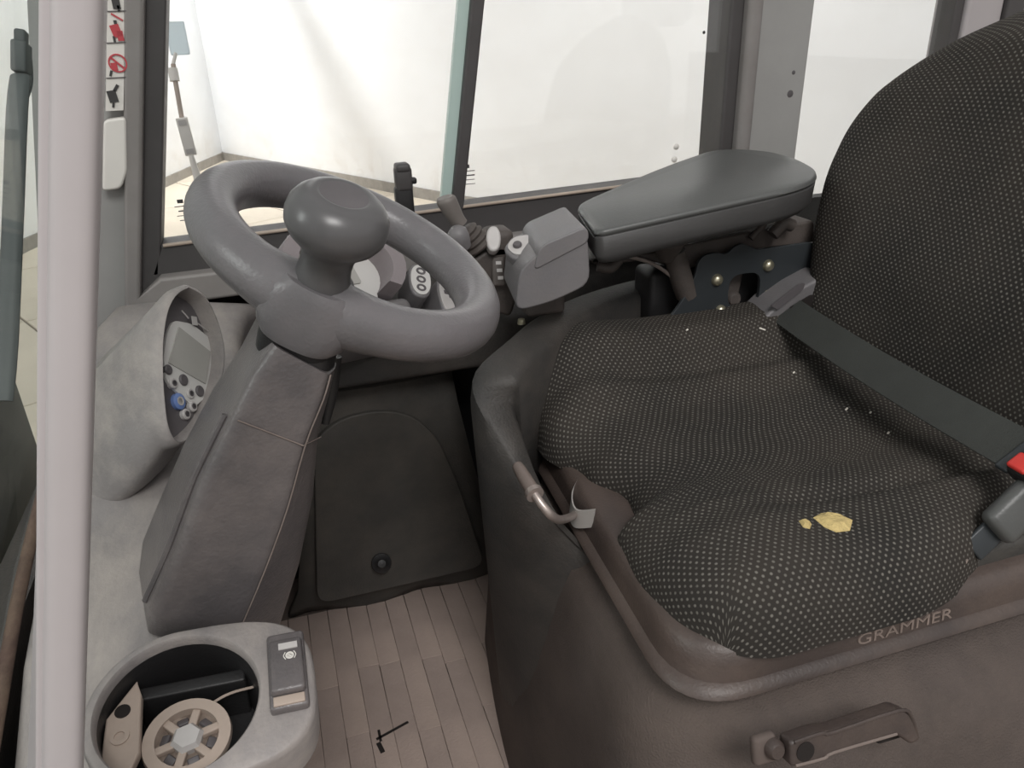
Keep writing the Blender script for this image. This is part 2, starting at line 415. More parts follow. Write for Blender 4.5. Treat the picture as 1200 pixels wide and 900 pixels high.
prism('pane_edge', [(mxl(.69)-.008, .69), (mxl(.69)+.010, .69), (mxl(1.75)+.012, 1.75), (mxl(1.75)-.010, 1.75)], MX, .004, .016, greenglass, win)
prism('meeting_seal', [(mxl(.69)+.010, .69), (mxl(.69)+.032, .69), (mxl(1.75)+.036, 1.75), (mxl(1.75)+.012, 1.75)], MX, -.01, .028, seal_m, win, b=.004)
for (px, py) in ((792, 172), (790, 187)):
    lathe('pane_disc', [(.0, .0), (.0055, 0), (.0055, .002), (.004, .0035), (0, .004)], frame(at(px, py, 'y', WY-.013), x=(1, 0, 0), z=(0, -1, 0)), sticker_w, win, n=16)  # small round white spots on the glass, built as discs
lathe('pane_speck', [(.0, .0), (.003, 0), (.002, .001), (0, .001)], frame(at(825, 38, 'y', WY-.013), x=(1, 0, 0), z=(0, -1, 0)), sticker_k, win, n=10)
for (bx, by, yy) in ((547, 195, WY-.0135), (211, 236, WY+.0005)):
    q = at(bx, by, 'y', yy); Mq = frame(q, x=(1, 0, 0), z=(0, -1, 0))
    rbox('glass_mark', (0, 0, 0), (.009, .006, .0004), sticker_k, win, r=0, M=Mq)
    for k, (wd, th) in enumerate(((.024, .0015), (.019, .0022), (.022, .0012), (.020, .0012))):
        rbox('glass_mark', (.002+.002*(k % 2), -.008-.0075*k, 0), (wd, th, .0004), keyd, win, r=0, M=Mq)
# pillar between the side panes
bp_ = thing('trim_1', None, None, kind='structure')
prism('pillar_seal', [(.833, .60), (.862, .60), (.862, 1.75), (.833, 1.75)], MX, -.05, .03, seal_m, bp_, b=.006)
prism('pillar_rubber', [(.860, .60), (.890, .60), (.890, 1.75), (.860, 1.75)], MX, -.05, .05, frame_m, bp_, b=.012)
prism('pillar_face', [(.888, .55), (1.004, .55), (1.012, 1.75), (.888, 1.75)], MX, -.05, .03, pillar_m, bp_, b=.004)
for (px, py, s) in ((926, 110, .007), (930, 85, .004)):
    lathe('scuff', [(.0, .0), (s, 0), (s*.6, .0006), (0, .0006)], frame(at(px, py, 'y', WY-.03), x=(1, 0, 0), z=(0, -1, 0)), keyd, bp_, n=9)
w2 = thing('window_2', None, None, kind='structure')
prism('rear_pane', [(1.0, .55), (1.36, .55), (1.36, 1.75), (1.0, 1.75)], MX, -.004, .001, glass_m, w2)
prism('pane_seal', [(1.343, .55), (1.365, .55), (1.365, 1.75), (1.343, 1.75)], MX, -.03, .02, seal_m, w2, b=.004)
prism('sill', [(.99, .50), (1.5, .50), (1.5, .57), (.99, .57)], MX, -.05, .04, frame_m, w2, b=.006)
rp_ = thing('trim_2', None, None, kind='structure')
prism('rear_post', [(1.365, .3), (1.455, .3), (1.455, 1.75), (1.365, 1.75)], MX, -.06, .03, post_m, rp_, b=.008)
prism('rear_post_seal', [(1.455, .3), (1.50, .3), (1.50, 1.75), (1.455, 1.75)], MX, -.06, .04, seal_m, rp_, b=.006)
hd = rbox('trim_3', (.6, 1.36, 1.80), (1.9, .10, .16), frame_m, None, r=.01); tag(hd, kind='structure')

# far front pillar with stickers
fp = thing('trim_4', None, None, kind='structure')
xp = lambda z: -.315+.219*(z-.6)
R_ = []
for z in (.45, .60, .80, 1.05, 1.78):
    x0 = xp(z); x1 = xl_out(z)+.004
    R_.append([Vector(p) for p in ((x0-.02, 1.30, z), (x0+.012, 1.325, z), (x1, 1.330, z), (x1, 1.40, z), (x0-.05, 1.40, z), (x0-.05, 1.30, z))])
loft('pillar_body', R_, pillar_m, fp, smooth=False)
pc = [at(122, 140, 'y', 1.315), at(149, 136, 'y', 1.315), at(150, 200, 'y', 1.315), at(143, 220, 'y', 1.315), at(121, 223, 'y', 1.315)]
Mp = frame((0, 1.315, 0), x=(1, 0, 0), z=(0, -1, 0))
prism('pillar_cover', [(p.x, p.z) for p in pc], Mp, -.012, .012, sticker_w, fp, r=.008, b=.004)
st = [at(127, -60, 'y', 1.31), at(148, -60, 'y', 1.31), at(145, 129, 'y', 1.31), at(124, 130, 'y', 1.31)]
sk = thing('sticker_strip', 'white strip of warning pictograms in red and black on the far front pillar', 'sticker')
Ms = frame((0, 1.31, 0), x=(1, 0, 0), z=(0, -1, 0))
prism('sticker_sheet', [(p.x, p.z) for p in st], Ms, -.004, .003, sticker_w, sk)
def pic(name, px, py, w_, h_, mt, rot=0, r=.0):
    q = at(px, py, 'y', 1.31-.004)
    rbox(name, (0, 0, 0), (w_, h_, .0016), mt, sk, r=r, M=frame(q, x=(math.cos(rot), 0, math.sin(rot)), z=(0, -1, 0)), seg=1)
for py in (13, 50, 91):
    pic('divider', 136, py, .026, .0012, keyd)
pic('figure', 136, 4, .010, .014, sticker_k); pic('figure_leg', 139, 10, .003, .008, sticker_k)
pic('figure', 136, 36, .012, .016, sticker_r, .2); pic('figure', 141, 42, .008, .013, sticker_r); pic('figure_leg', 134, 46, .003, .008, sticker_k)
pic('figure_head', 135, 26, .004, .005, sticker_k); pic('stroke', 137, 20, .016, .0022, sticker_r, -.6)
lathe('prohibition_ring', [(.0105, -.001), (.0125, -.001), (.0125, .001), (.0105, .001), (.0105, -.001)], frame(at(138, 74, 'y', 1.306), x=(1, 0, 0), z=(0, -1, 0)), sticker_r, sk, n=24)
pic('prohibition_bar', 138, 74, .022, .0025, sticker_r, -.8); pic('figure', 134, 78, .008, .010, sticker_r); pic('figure_leg', 130, 86, .003, .008, sticker_k, -.4)
pic('figure', 132, 113, .012, .016, sticker_k, .1); pic('figure_arm', 136, 103, .010, .004, sticker_k, .9); pic('figure_leg', 133, 123, .003, .007, sticker_k, -.3)

# near post
np_ = thing('trim_5', None, None, kind='structure')
def post_edge(px0, px1, y, zt, zb):
    a, b = at(px0, 0, 'y', y), at(px1, 890, 'y', y); k = (b-a)/(b.z-a.z)
    return a + k*(zt-a.z), a + k*(zb-a.z)
PR = []
lt, lb = post_edge(57, 51, .33, 1.78, .36); rt, rb = post_edge(122, 97, .33, 1.78, .36)
for t in (0, .25, .5, .75, 1):
    a = lt.lerp(lb, t); b = rt.lerp(rb, t); d = (b-a).x
    poly = [(a.x, .33), (b.x-d*.05, .328), (b.x, .34), (b.x*1.19, .385), (a.x*1.12, .385)]
    PR.append(rounded([Vector((p[0], p[1], a.z)) for p in poly], .006, 4))
loft('post_face', PR, post_m, np_)
PR = []
lt, lb = post_edge(46, 42, .335, 1.78, .36)
for t in (0, .5, 1):
    a = lt.lerp(lb, t); 
    PR.append(rounded([Vector((a.x-.001, .337, a.z)), Vector((a.x+.006, .337, a.z)), Vector((a.x+.006, .38, a.z)), Vector((a.x-.001, .38, a.z))], .002, 3))
loft('post_flange', PR, post_m, np_)
for px, py in ((105, 80), (70, 278)): pass

# windscreen, its seal and the wiper outside it
ws = thing('window_3', None, None, kind='structure')
def wsp(y, z): return Vector((-.285+.219*(z-.6)+(-.02 if y < .8 else 0), y, z))
zb_ = lambda y: .50+ (y-.54)*.30 if y < .707 else .55+(y-.707)*.177
bl = [(.30, .43), (.40, .455), (.54, .50), (.707, .55), (.95, .595), (1.16, .63), (1.24, .645)]
wx = lambda z: -.274
seal_pts = [(wx(z), y, z) for y, z in bl]
tube('lower_seal', seal_pts, .006, mat('rust_brown_seal', (84, 66, 58), .8, var=.35, scale=40, dust=(150, 130, 108), dustamt=.5, dscale=30), ws, smoothn=4)
P0 = [Vector(p)+Vector((-.004, 0, .0)) for p in seal_pts]; P1 = [Vector((-.274+.219*(1.75-p[2]), p[1], 1.75)) for p in seal_pts]
V = []; Fc = []
for off in (0, -.005):
    for a in P0: V.append(a+Vector((off, 0, 0)))
    for a in P1: V.append(a+Vector((off, 0, 0)))
n_ = len(P0)
for b_ in (0, 2*n_):
    for i in range(n_-1): Fc.append((b_+i, b_+i+1, b_+n_+i+1, b_+n_+i))
for a, b_ in ((0, n_-1),):
    Fc.append((0, n_, 3*n_, 2*n_)); Fc.append((n_-1, 2*n_-1, 4*n_-1, 3*n_-1))
for i in range(n_-1):
    Fc.append((i, i+1, 2*n_+i+1, 2*n_+i)); Fc.append((n_+i, n_+i+1, 3*n_+i+1, 3*n_+i))
mk('windscreen_pane', V, Fc, ws_glass, ws, smooth=False)
wip = thing('wiper_arm', 'black wiper arm standing against the outside of the windscreen', 'wiper')
NW = Vector((-1, 0, .219)).normalized(); PW = Vector((-.335, .8, .55))
def wp(px, py, off=0): return atp(px, py, PW, NW) + NW*off
tube('arm', [wp(4, 470), wp(9, 400), wp(15, 260), wp(20, 130), wp(24, 90)], [.011, .012, .012, .012, .0115], wiper_m, wip, smoothn=3, flat=(1, .6))
Mw = frame(wp(25, 68), x=wp(24, 40)-wp(24, 90), z=NW)
rbox('head_block', (0, 0, 0), (.034, .030, .016), wiper_m, wip, r=.003, M=Mw)
rbox('head_cap', (.020, 0, 0), (.020, .018, .012), wiper_m, wip, r=.003, M=Mw)
rbox('side_lug', (.002, .018, 0), (.026, .012, .012), wiper_m, wip, r=.003, M=Mw)
tube('hose', [wp(36, 70), wp(37, 95), wp(33, 112), wp(24, 125)], .0018, wiper_m, wip, smoothn=5, n=8)
for py in (112, 250, 262): lathe('rivet', [(0, 0), (.002, 0), (.0015, .001), (0, .001)], frame(wp(18 if py > 200 else 26, py, .006), x=(0, 1, 0), z=-NW), chrome, wip, n=8)
# truck nose outside the windscreen
nose = thing('truck_nose', 'dark green grey machine front beyond the windscreen base', 'machine', (-.7, .8, GZ))
nose_m = mat('dark_green_grey_paint', (74, 80, 76), .5, var=.15, scale=12, dust=(110, 108, 98), dustamt=.3)
prism('mast_upright', [(-.55, GZ), (-.44, GZ), (-.44, .60), (-.49, .64), (-.55, .60)], frame((0, .45, 0), x=(1, 0, 0), z=(0, -1, 0)), -.9, .1, nose_m, nose, b=.01)
prism('mast_side', [(-.78, GZ), (-.60, GZ), (-.60, .52), (-.78, .52)], frame((0, .45, 0), x=(1, 0, 0), z=(0, -1, 0)), -.9, .0, nose_m, nose, b=.01)
tube('hydraulic_hose', [(-.405, .62, .02), (-.41, .66, .36), (-.415, .75, .52), (-.43, .9, .585)], .014, seal_m, nose)
tube('hydraulic_hose', [(-.405, .80, .02), (-.41, .84, .36), (-.415, .93, .50), (-.43, 1.05, .575)], .012, seal_m, nose)
rbox('nose_cover', (-.40, .50, .33), (.06, .10, .30), cream, nose, r=.01)

# ------------------------------------------------------------------ floor mat and footwell
fm = thing('floor_mat', 'dusty brown grey ribbed rubber mat in the footwell', 'mat')
rbox('mat_base', (.10, .80, .0045), (.44, .81, .009), floor_m, fm, r=.002)
for i in range(12):
    x = -.105 + i*.036
    cuts = [.40, .72+.05*random.random(), .98+.05*random.random(), 1.195] if i % 3 else [.40, .85+.05*random.random(), 1.195]
    for a, b in zip(cuts[:-1], cuts[1:]):
        rbox('rib', (x, (a+b)/2, .0085+.0005*random.random()), (.0356, b-a-.0006, .006), mat_rib, fm, r=.0007, seg=1)
crack = mat('dark_tear', (30, 24, 22), .9)
def fleck(px, py, z, w_, h_, rot, mt, par, name='tear'):
    q = at(px, py, 'z', z)
    return rbox(name, (0, 0, 0), (w_, h_, .001), mt, par, r=0, M=frame(q, x=(math.cos(rot), math.sin(rot), 0), z=(0, 0, 1)))
fleck(460, 856, .0125, .055, .004, .30, crack, fm); fleck(446, 876, .0125, .007, .020, .2, crack, fm); fleck(445, 862, .0125, .004, .022, 0, crack, fm)

fw = thing('footwell_panel', 'dark moulded side panel closing the far end of the footwell', 'panel')
# sections from floor up (X left edge, X right edge, Y)
secs = [(-.085, .335, 1.195, .008), (-.08, .335, 1.185, .03), (-.06, .32, 1.168, .08), (-.045, .30, 1.158, .16), (-.03, .275, 1.155, .30), (-.01, .255, 1.155, .42), (.0, .25, 1.160, .47), (.0, .25, 1.185, .49)]
R_ = []
for x0, x1, y, z in secs:
    n_ = 12
    R_.append([Vector((x0+(x1-x0)*k/n_, y+.012*((2*k/n_-1)**2), z + (.012*math.sin(k*1.1) if z < .04 else 0))) for k in range(n_+1)])
o = loft('panel_skin', R_, dusty_black, fw, closed=False, caps=False)
md = o.modifiers.new('thick', 'SOLIDIFY'); md.thickness = .012; md.offset = 0
arch = [(-.03, .07), (.285, .07), (.245, .26), (.215, .36), (.175, .415), (.12, .435), (.055, .43), (.01, .40)]
prism('arch_panel', arch, frame((0, 1.155, 0), x=(1, 0, 0), z=(0, -1, 0)), -.01, .011, dusty_black, fw, r=.03, b=.003)
lathe('bolt', [(0, .012), (.007, .011), (.010, .006), (.017, .003), (.018, 0), (0, 0)], frame(at(447, 660, 'y', 1.135), x=(1, 0, 0), z=(0, -.85, .5)), blackp, fw, n=20)
prism('wall_lining', [(-.30, .0), (.45, .0), (.45, .49), (-.30, .49)], frame((0, 1.335, 0), x=(1, 0, 0), z=(0, -1, 0)), -.01, .01, blackp, fw)
pp = at(580, 667, 'z', .014)
scr = rbox('paper_scrap', (0, 0, 0), (.012, .018, .003), paperm, None, r=0, M=frame(pp, x=(.8, .5, .3), z=(-.2, -.4, .9))); tag(scr, 'small white paper scrap at the foot of the footwell panel', 'scrap')

# ------------------------------------------------------------------ dashboard
dash = thing('dashboard', 'dusty light grey moulded dashboard with open round speaker mount', 'dashboard')
DS = [(.37, -.262, .405, .455, -.06, .445), (.41, -.262, .430, .478, -.066, .470), (.45, -.262, .448, .494, -.070, .488), (.53, -.262, .487, .512, -.078, .507), (.60, -.262, .522, .522, -.078, .516),
      (.68, -.262, .543, .535, -.07, .522), (.80, -.262, .570, .562, -.07, .545), (1.0, -.262, .602, .595, -.07, .572), (1.16, -.262, .632, .622, -.07, .595), (1.25, -.25, .630, .630, -.06, .60), (1.315, -.20, .60, .60, -.04, .585)]
R_ = []
for y, xw, zw, zm, xe, ze in DS:
    pts = [(xw, y, .02), (xw, y, zw), ((xw*.5+xe*.5), y, zm), (xe, y, ze), (xe-.02, y, .25), (xe-.06, y, .02)]
    R_.append(rounded([Vector(p) for p in pts], [.005, .012, .08, .022, .1, .005], 5))
body = loft('dash_body', R_, plastic, dash)
BC = at(212, 833, 'z', .518); BN = Vector((.05, -.22, .97)).normalized()
MB = frame(BC, x=(1, .0, -.1), z=BN)
cut = lathe('cutter', [(.0, -.10), (.0635, -.10), (.0635, .08), (0, .08)], MB, None, None, n=48)
bool_cut(body, cut)
# raised collar beside the column foot
collar = [(-.165, .50), (-.10, .513), (-.079, .521), (-.074, .535), (-.074, .60), (-.165, .60)]
# face plate with round opening and switch bay
def outer(n=96):
    out = []
    for k in range(n):
        a = 2*math.pi*k/n; c, s = math.cos(a), math.sin(a)
        r = .069
        # lobe to the right carrying the switch
        if c > 0:
            hw, hh = .104, .060
            rr = 1/((abs(c)/hw)**3.2+(abs(s)/.069)**3.2)**(1/3.2)
            r = max(r, rr)
        out.append((r*c, r*s))
    return out
O_ = outer(); n_ = len(O_); V = []; Fc = []
lay = [(1.0, -.03, 0), (1.0, .006, 0), (.985, .0105, 0), (.96, .012, 0), (None, .012, .0615), (None, .010, .0600), (None, .002, .0595)]
for sc, h, rin in lay:
    for k in range(n_):
        if sc is not None: V.append(MB @ Vector((O_[k][0]*sc, O_[k][1]*sc, h)))
        else: V.append(MB @ Vector((rin*math.cos(2*math.pi*k/n_), rin*math.sin(2*math.pi*k/n_), h)))
for i in range(len(lay)-1):
    for k in range(n_): Fc.append((i*n_+k, i*n_+(k+1) % n_, (i+1)*n_+(k+1) % n_, (i+1)*n_+k))
plate = mk('speaker_surround', V, Fc, plastic, dash, angle=50)
lathe('bowl_floor', [(0, -.075), (.061, -.075), (.0615, .004), (.060, .004), (.058, -.07), (0, -.07)], MB, blackp, dash)
prism('bowl_bracket', [(-.058, -.022), (-.040, -.043), (-.031, -.02), (-.033, .03), (-.038, .044), (-.058, .014)], MB, -.022, -.012, cream, dash, b=.002)
lathe('bracket_hole', [(0, -.0115), (.006, -.0115), (.006, -.0125), (0, -.0125)], MB @ Matrix.Translation((-.046, .018, 0)), crack, dash, n=18)
lathe('bracket_boss', [(.004, -.0125), (.004, -.0105), (.007, -.0105), (.007, -.0125), (.004, -.0125)], MB @ Matrix.Translation((-.046, -.004, 0)), cream, dash, n=18)
rbox('bowl_rib', (.004, .036, -.045), (.085, .012, .05), blackp, dash, r=.002, M=MB)
tube('wire', [MB @ Vector((.004, .012, -.03)), MB @ Vector((.03, .022, -.025)), MB @ Vector((.052, .028, -.03))], .0012, cream, dash, n=6)
# speaker spider: ring with spokes
MSP = MB @ Matrix.Translation((.002, -.012, -.020)) @ Matrix.Rotation(.25, 4, 'Z')
lathe('spider_ring', [(.024, -.006), (.033, -.006), (.034, -.002), (.033, .002), (.024, .002), (.024, -.006)], MSP, cream, dash, n=40)
for k in range(6):
    rbox('spider_spoke', (.0185, 0, -.003), (.020, .0065, .006), cream, dash, r=.001, M=MSP @ Matrix.Rotation(k*math.pi/3, 4, 'Z'))
lathe('spider_hub', [(0, -.010), (.012, -.010), (.013, .0), (.010, .004), (0, .004)], MSP, keyw, dash, n=6, angle=20)
for k in range(6):
    a = (k+.5)*math.pi/3
    rbox('spider_clip', (.019, 0, -.002), (.007, .009, .010), keyd, dash, r=.001, M=MSP @ Matrix.Rotation(a, 4, 'Z') @ Matrix.Rotation(.4, 4, 'Y'))
# rocker switch
MS = MB @ Matrix.Translation((.083, .006, .012))
sw = rbox('rocker_switch', (0, 0, .003), (.030, .070, .010), column_m, dash, r=.003, M=MS)
sw['label'] = 'grey rocker switch with a printed headlamp sign'
rbox('switch_rocker', (0, .0, .009), (.0265, .050, .010), column_m, sw, r=.003, M=MS @ Matrix.Rotation(-.06, 4, 'X'))
rbox('switch_step', (0, -.029, .0085), (.024, .008, .003), cream, sw, r=.001, M=MS)
rbox('switch_lens', (.002, .016, .0146), (.015, .006, .001), keyw, sw, r=0, M=MS @ Matrix.Rotation(-.06, 4, 'X'))
Mi = MS @ Matrix.Rotation(-.06, 4, 'X') @ Matrix.Translation((.003, .006, .0145))
lathe('switch_symbol', [(.0025, 0), (.0034, 0), (.0034, .0005), (.0025, .0005), (.0025, 0)], Mi, sticker_w, sw, n=16)
for sx in (-1, 1):
    tube('switch_symbol', [Mi @ Vector((sx*.0048*math.cos(t), .0048*math.sin(t), .0004)) for t in (-.8, 0, .8)], .0004, sticker_w, sw, n=6, smoothn=4)
tube('switch_symbol', [Mi @ Vector((-.002, .002, .0004)), Mi @ Vector((.002, -.002, .0004))], .0004, sticker_w, sw, n=6, smoothn=1)
# round air vent
MV = frame(at(123, 515, 'z', .598), x=(0, 1, 0), z=(.45, -.25, .85))
lathe('vent_ring', [(.030, -.01), (.038, -.01), (.038, .004), (.034, .007), (.030, .004), (.030, -.01)], MV, plastic, dash, n=36)
vd = lathe('vent_disc', [(0, -.004), (.030, -.004), (.030, .001), (.026, .003), (0, .002)], MV, keyd, dash, n=36)
for k in range(4): rbox('vent_slat', (0, -.018+.012*k, .003), (.046 if k in (1, 2) else .036, .003, .004), blackp, vd, r=.001, M=MV)

# ------------------------------------------------------------------ steering column
seam_m = mat('dusty_seam', (128, 116, 110), .8)
colm = thing('steering_column', 'dark grey tapered steering column housing rising from the dashboard', 'steering column')
CS = [  # ridge A, front seam B, skirt C, far D, far-left E
    ((-.014, .600, .775), (.025, .600, .743), (.036, .64, .733), (.030, .73, .735), (-.026, .715, .770)),
    ((-.034, .598, .753), (.016, .598, .722), (.028, .64, .710), (.020, .74, .705), (-.047, .72, .737)),
    ((-.057, .595, .718), (-.004, .597, .684), (.012, .64, .668), (.004, .745, .66), (-.080, .725, .697)),
    ((-.089, .590, .669), (-.028, .594, .626), (-.002, .64, .60), (-.012, .75, .59), (-.117, .73, .642)),
    ((-.121, .585, .608), (-.056, .59, .570), (-.024, .64, .53), (-.036, .755, .52), (-.155, .735, .578)),
    ((-.150, .582, .561), (-.084, .586, .520), (-.056, .64, .455), (-.06, .755, .45), (-.188, .735, .52)),
    ((-.158, .590, .530), (-.085, .592, .490), (-.075, .64, .42), (-.075, .755, .42), (-.19, .735, .48))]
R_ = [rounded([Vector(p) for p in s], [.012, .006, .02, .02, .02], 4) for s in CS]
hs = loft('column_housing', R_, column_m, colm, angle=60)
def lerp_sec(i, f, key): return Vector(CS[i][key]).lerp(Vector(CS[i+1][key]), f)
tube('panel_seam', [Vector(CS[2][0])+Vector((.006, -.0005, .0)), Vector(CS[2][1])+Vector((0, -.0008, 0)), Vector(CS[2][2])+Vector((.0, -.003, 0))], .0006, seam_m, colm, n=6, smoothn=1)
tube('panel_seam', [Vector(s[1])+Vector((.002, .0015, -.0005)) for s in CS[:6]], .0007, seam_m, colm, n=6, smoothn=3)
tube('ridge_line', [Vector(s[0]).lerp(Vector(s[4]), .14)+Vector((-.001, 0, .0008)) for s in CS[2:6]], .003, column_m, colm, n=8, smoothn=4)
R_ = [rounded([Vector(p)*1+Vector((dx, 0, dz)) for p in ((-.004, .604, .776), (.026, .602, .750), (.038, .64, .745), (.030, .70, .745), (-.006, .68, .770))], .012, 4) for dx, dz in ((-.004, -.012), (0, 0), (.006, .012))]
loft('column_collar', R_, blackp, colm)
tube('side_strip', [(.034, .66, .735), (.026, .657, .70), (.018, .655, .672)], [.008, .007, .004], blackp, colm)  # short black strip along the upper right edge of the column

# ------------------------------------------------------------------ steering wheel
WC = Vector((.0706, .74, .804)); WN = Vector((math.sin(.523), math.sin(-.233), 1)).normalized()
wh = thing('steering_wheel', 'worn grey steering wheel with a mushroom spinner knob', 'steering wheel')
MWH = frame(WC, x=(0, -1, 0), z=WN)
# boss on the near part of the rim
Kc = atp(352, 372, WC, WN); kl = MWH.inverted() @ Kc; ka = math.atan2(kl.y, kl.x)
MK = frame(MWH @ Vector((.133*math.cos(ka), .133*math.sin(ka), 0)), x=MWH.to_3x3() @ Vector((-math.sin(ka), math.cos(ka), 0)), z=WN)
def rim_mesh():
    V = []; Fc = []; n = 96; m_ = 20
    for i in range(n):
        a = 2*math.pi*i/n; d = (a-ka+math.pi) % (2*math.pi)-math.pi
        r = .0225+.0055*math.exp(-(d/.30)**2)
        for j in range(m_):
            b = 2*math.pi*j/m_
            V.append(MWH @ Vector(((.133+r*math.cos(b))*math.cos(a), (.133+r*math.cos(b))*math.sin(a), r*1.05*math.sin(b))))
    for i in range(n):
        for j in range(m_): Fc.append((i*m_+j, ((i+1) % n)*m_+j, ((i+1) % n)*m_+(j+1) % m_, i*m_+(j+1) % m_))
    return V, Fc
mk('rim', *rim_mesh(), wheel_m, wh)
R_ = []
for h, sx, sy in ((-.034, .032, .024), (-.026, .038, .027), (-.010, .043, .0285), (.004, .043, .0285), (.012, .038, .028), (.018, .032, .027), (.022, .028, .0255)):
    R_.append([MK @ Vector((p[0], p[1], h)) for p in ellipse((0, 0), sx, sy, 32, 2.4)])
loft('boss', R_, wheel_m, wh)
R_ = [[MK @ Vector((p[0], p[1]+dy, h)) for p in ellipse((0, 0), sx, sy, 28, 2.6)] for h, sx, sy, dy in ((-.030, .032, .024, 0), (-.042, .033, .026, .006), (-.056, .032, .028, .012))]
loft('hub_neck', R_, blackp, wh)
# spinner knob: leaning neck and mushroom head
kn0 = MK @ Vector((0, .002, .019)); knt = atp(397, 252, kn0 + Vector((0, -.022, 0)), Vector((0, 1, 0)))
kd = (knt-kn0).normalized(); hl = (knt-kn0).length
MKN = frame(kn0, x=(1, 0, 0), z=kd)
knob = lathe('spinner_knob', [(0, -.012), (.0235, -.012), (.0235, .002), (.0215, .012), (.0205, hl*.30), (.0210, hl*.44), (.0235, hl*.54), (.029, hl*.63), (.0350, hl*.72), (.0390, hl*.83), (.0400, hl*.94), (.0385, hl*1.06), (.0345, hl*1.16), (.029, hl*1.235), (.0205, hl*1.285), (.0198, hl*1.28), (0, hl*1.272)], MKN, knob_m, wh, n=48, angle=60)
kc = lathe('knob_cap', [(0, hl*1.280), (.0185, hl*1.280), (.0190, hl*1.268), (0, hl*1.268)], MKN, keyd, knob, n=32)
lathe('knob_collar', [(.0225, -.006), (.0275, -.006), (.0275, .001), (.026, .004), (.0235, .004), (.0225, -.006)], MKN, wheel_m, wh, n=40)

# ------------------------------------------------------------------ display pod on the dashboard
PN = Vector((math.cos(math.radians(16))*math.cos(math.radians(-28)), math.cos(math.radians(16))*math.sin(math.radians(-28)), math.sin(math.radians(16))))
PP = Vector((-.10, .86, .70))
pod = thing('display_unit', 'grey hooded instrument display with keypad beside the steering column', 'display')
rim_px = [(217, 335), (237, 348), (252, 378), (260, 415), (254, 455), (240, 492), (220, 515), (203, 522), (192, 505), (187, 470), (185, 430), (186, 395), (192, 362), (203, 343)]
rim = [atp(px, py, PP, PN) for px, py in rim_px]
rc = sum(rim, Vector())/len(rim)
rimS = crm(rim+[rim[0]], 4)[:-1]
def off(P, s, d): return [rc + (p-rc)*s + PN*d for p in P]
back = [p + PN*(-.10) + Vector((-.01, 0, -.06)) for p in off(rimS, 1.12, 0)]
mid = [p.lerp(q, .45) for p, q in zip(off(rimS, 1.07, 0), back)]
lst = [back, mid, off(rimS, 1.02, -.012), off(rimS, 1.02, -.002), off(rimS, 1.0, .004), off(rimS, .965, .005), off(rimS, .935, .001), off(rimS, .915, -.016)]
loft('hood', lst, plastic, pod, angle=70)
MPF = frame(rc - PN*.014, x=atp(243, 412, PP, PN)-atp(204, 380, PP, PN), z=PN)
MPI = MPF.inverted()
def pf(px, py, h=0): q = MPI @ atp(px, py, rc - PN*.014, PN); return (q.x, q.y)
fb = off(rimS, .92, -.022)
loft('face_backing', [fb, off(rimS, .915, -.014)], keyd, pod)
bz = [pf(*p) for p in ((200, 376), (222, 380), (245, 398), (257, 425), (252, 448), (243, 462), (225, 478), (205, 460), (192, 448), (189, 420), (193, 392))]
prism('keypad_bezel', bz, MPF, 0, .003, bezel_m, pod, r=.008)
lc = [pf(*p) for p in ((206, 384), (243, 413), (238, 451), (194, 426))]
prism('screen', lc, MPF, .001, .0045, lcd_m, pod, r=.001)
for px, py, mt_, r_ in ((194, 434, keyd, .0055), (212, 446, keyd, .0065), (231, 459, keyd, .0065), (200, 450, keyw, .006), (220, 462, keyw, .006), (207, 471, keyb, .009), (223, 477, keyw, .006), (215, 486, keyw, .006)):
    x_, y_ = pf(px, py)
    k_ = lathe('key', [(0, 0), (r_, 0), (r_, .004), (r_*.8, .0052), (0, .005)], MPF @ Matrix.Translation((x_, y_, 0)), mt_, pod, n=20)
    if mt_ is not keyd:
        lathe('key_mark', [(r_*.35, .0052), (r_*.55, .0052), (r_*.55, .0056), (r_*.35, .0056), (r_*.35, .0052)], MPF @ Matrix.Translation((x_, y_, 0)), keyd if mt_ is keyw else keyw, k_, n=14)
for (a, b) in (((213, 364), (221, 373)), ((232, 379), (244, 388))):
    tube('hood_mark', [atp(*a, rc-PN*.008, PN), atp(*b, rc-PN*.008, PN)], .0008, keyw, pod, n=6, smoothn=1)
rbox('hood_mark', (0, 0, 0), (.008, .010, .001), keyw, pod, r=0, M=frame(atp(228, 376, rc-PN*.008, PN), x=(1, 0, 0), z=PN))

# ------------------------------------------------------------------ far console beside the window
con = thing('side_console', 'dark grey console ledge under the side window', 'console')
R_ = []
for x, zt in ((-.03, .585), (.05, .585), (.16, .590), (.28, .60), (.42, .60)):
    R_.append(rounded([Vector((x, 1.10, .50)), Vector((x, 1.095, zt-.02)), Vector((x, 1.14, zt)), Vector((x, 1.325, zt+.01)), Vector((x, 1.325, .50))], .012, 4))
loft('console_body', R_, shell_m, con)
# second hooded display seen through the wheel
d2 = thing('display_unit', 'purple grey arched display hood seen through the steering wheel', 'display')
DN = Vector((.42, -.62, .66)).normalized(); DC = at(398, 318, 'y', 1.10)
MD = frame(DC, x=(1, .35, 0), z=DN)
arcO = []; arcI = []
for k in range(25):
    a = math.pi*(1.22 - 1.46*k/24)
    arcO.append((.100*math.cos(a), .072*math.sin(a)+.0)); arcI.append((.074*math.cos(a), .054*math.sin(a)-.002))
poly = arcO + arcI[::-1]
band = []
R_ = []
for s, h in ((1.04, -.07), (1.02, -.02), (1.0, .024), (.985, .028)):
    R_.append([MD @ Vector((p[0]*s, p[1]*s, h)) for p in arcO] + [MD @ Vector((p[0]*(2-s), p[1]*(2-s), h)) for p in arcI[::-1]])
loft('hood', R_, mat('purple_grey_hood_plastic', (138, 130, 132), .5, var=.08, bump=.2), d2, angle=50)
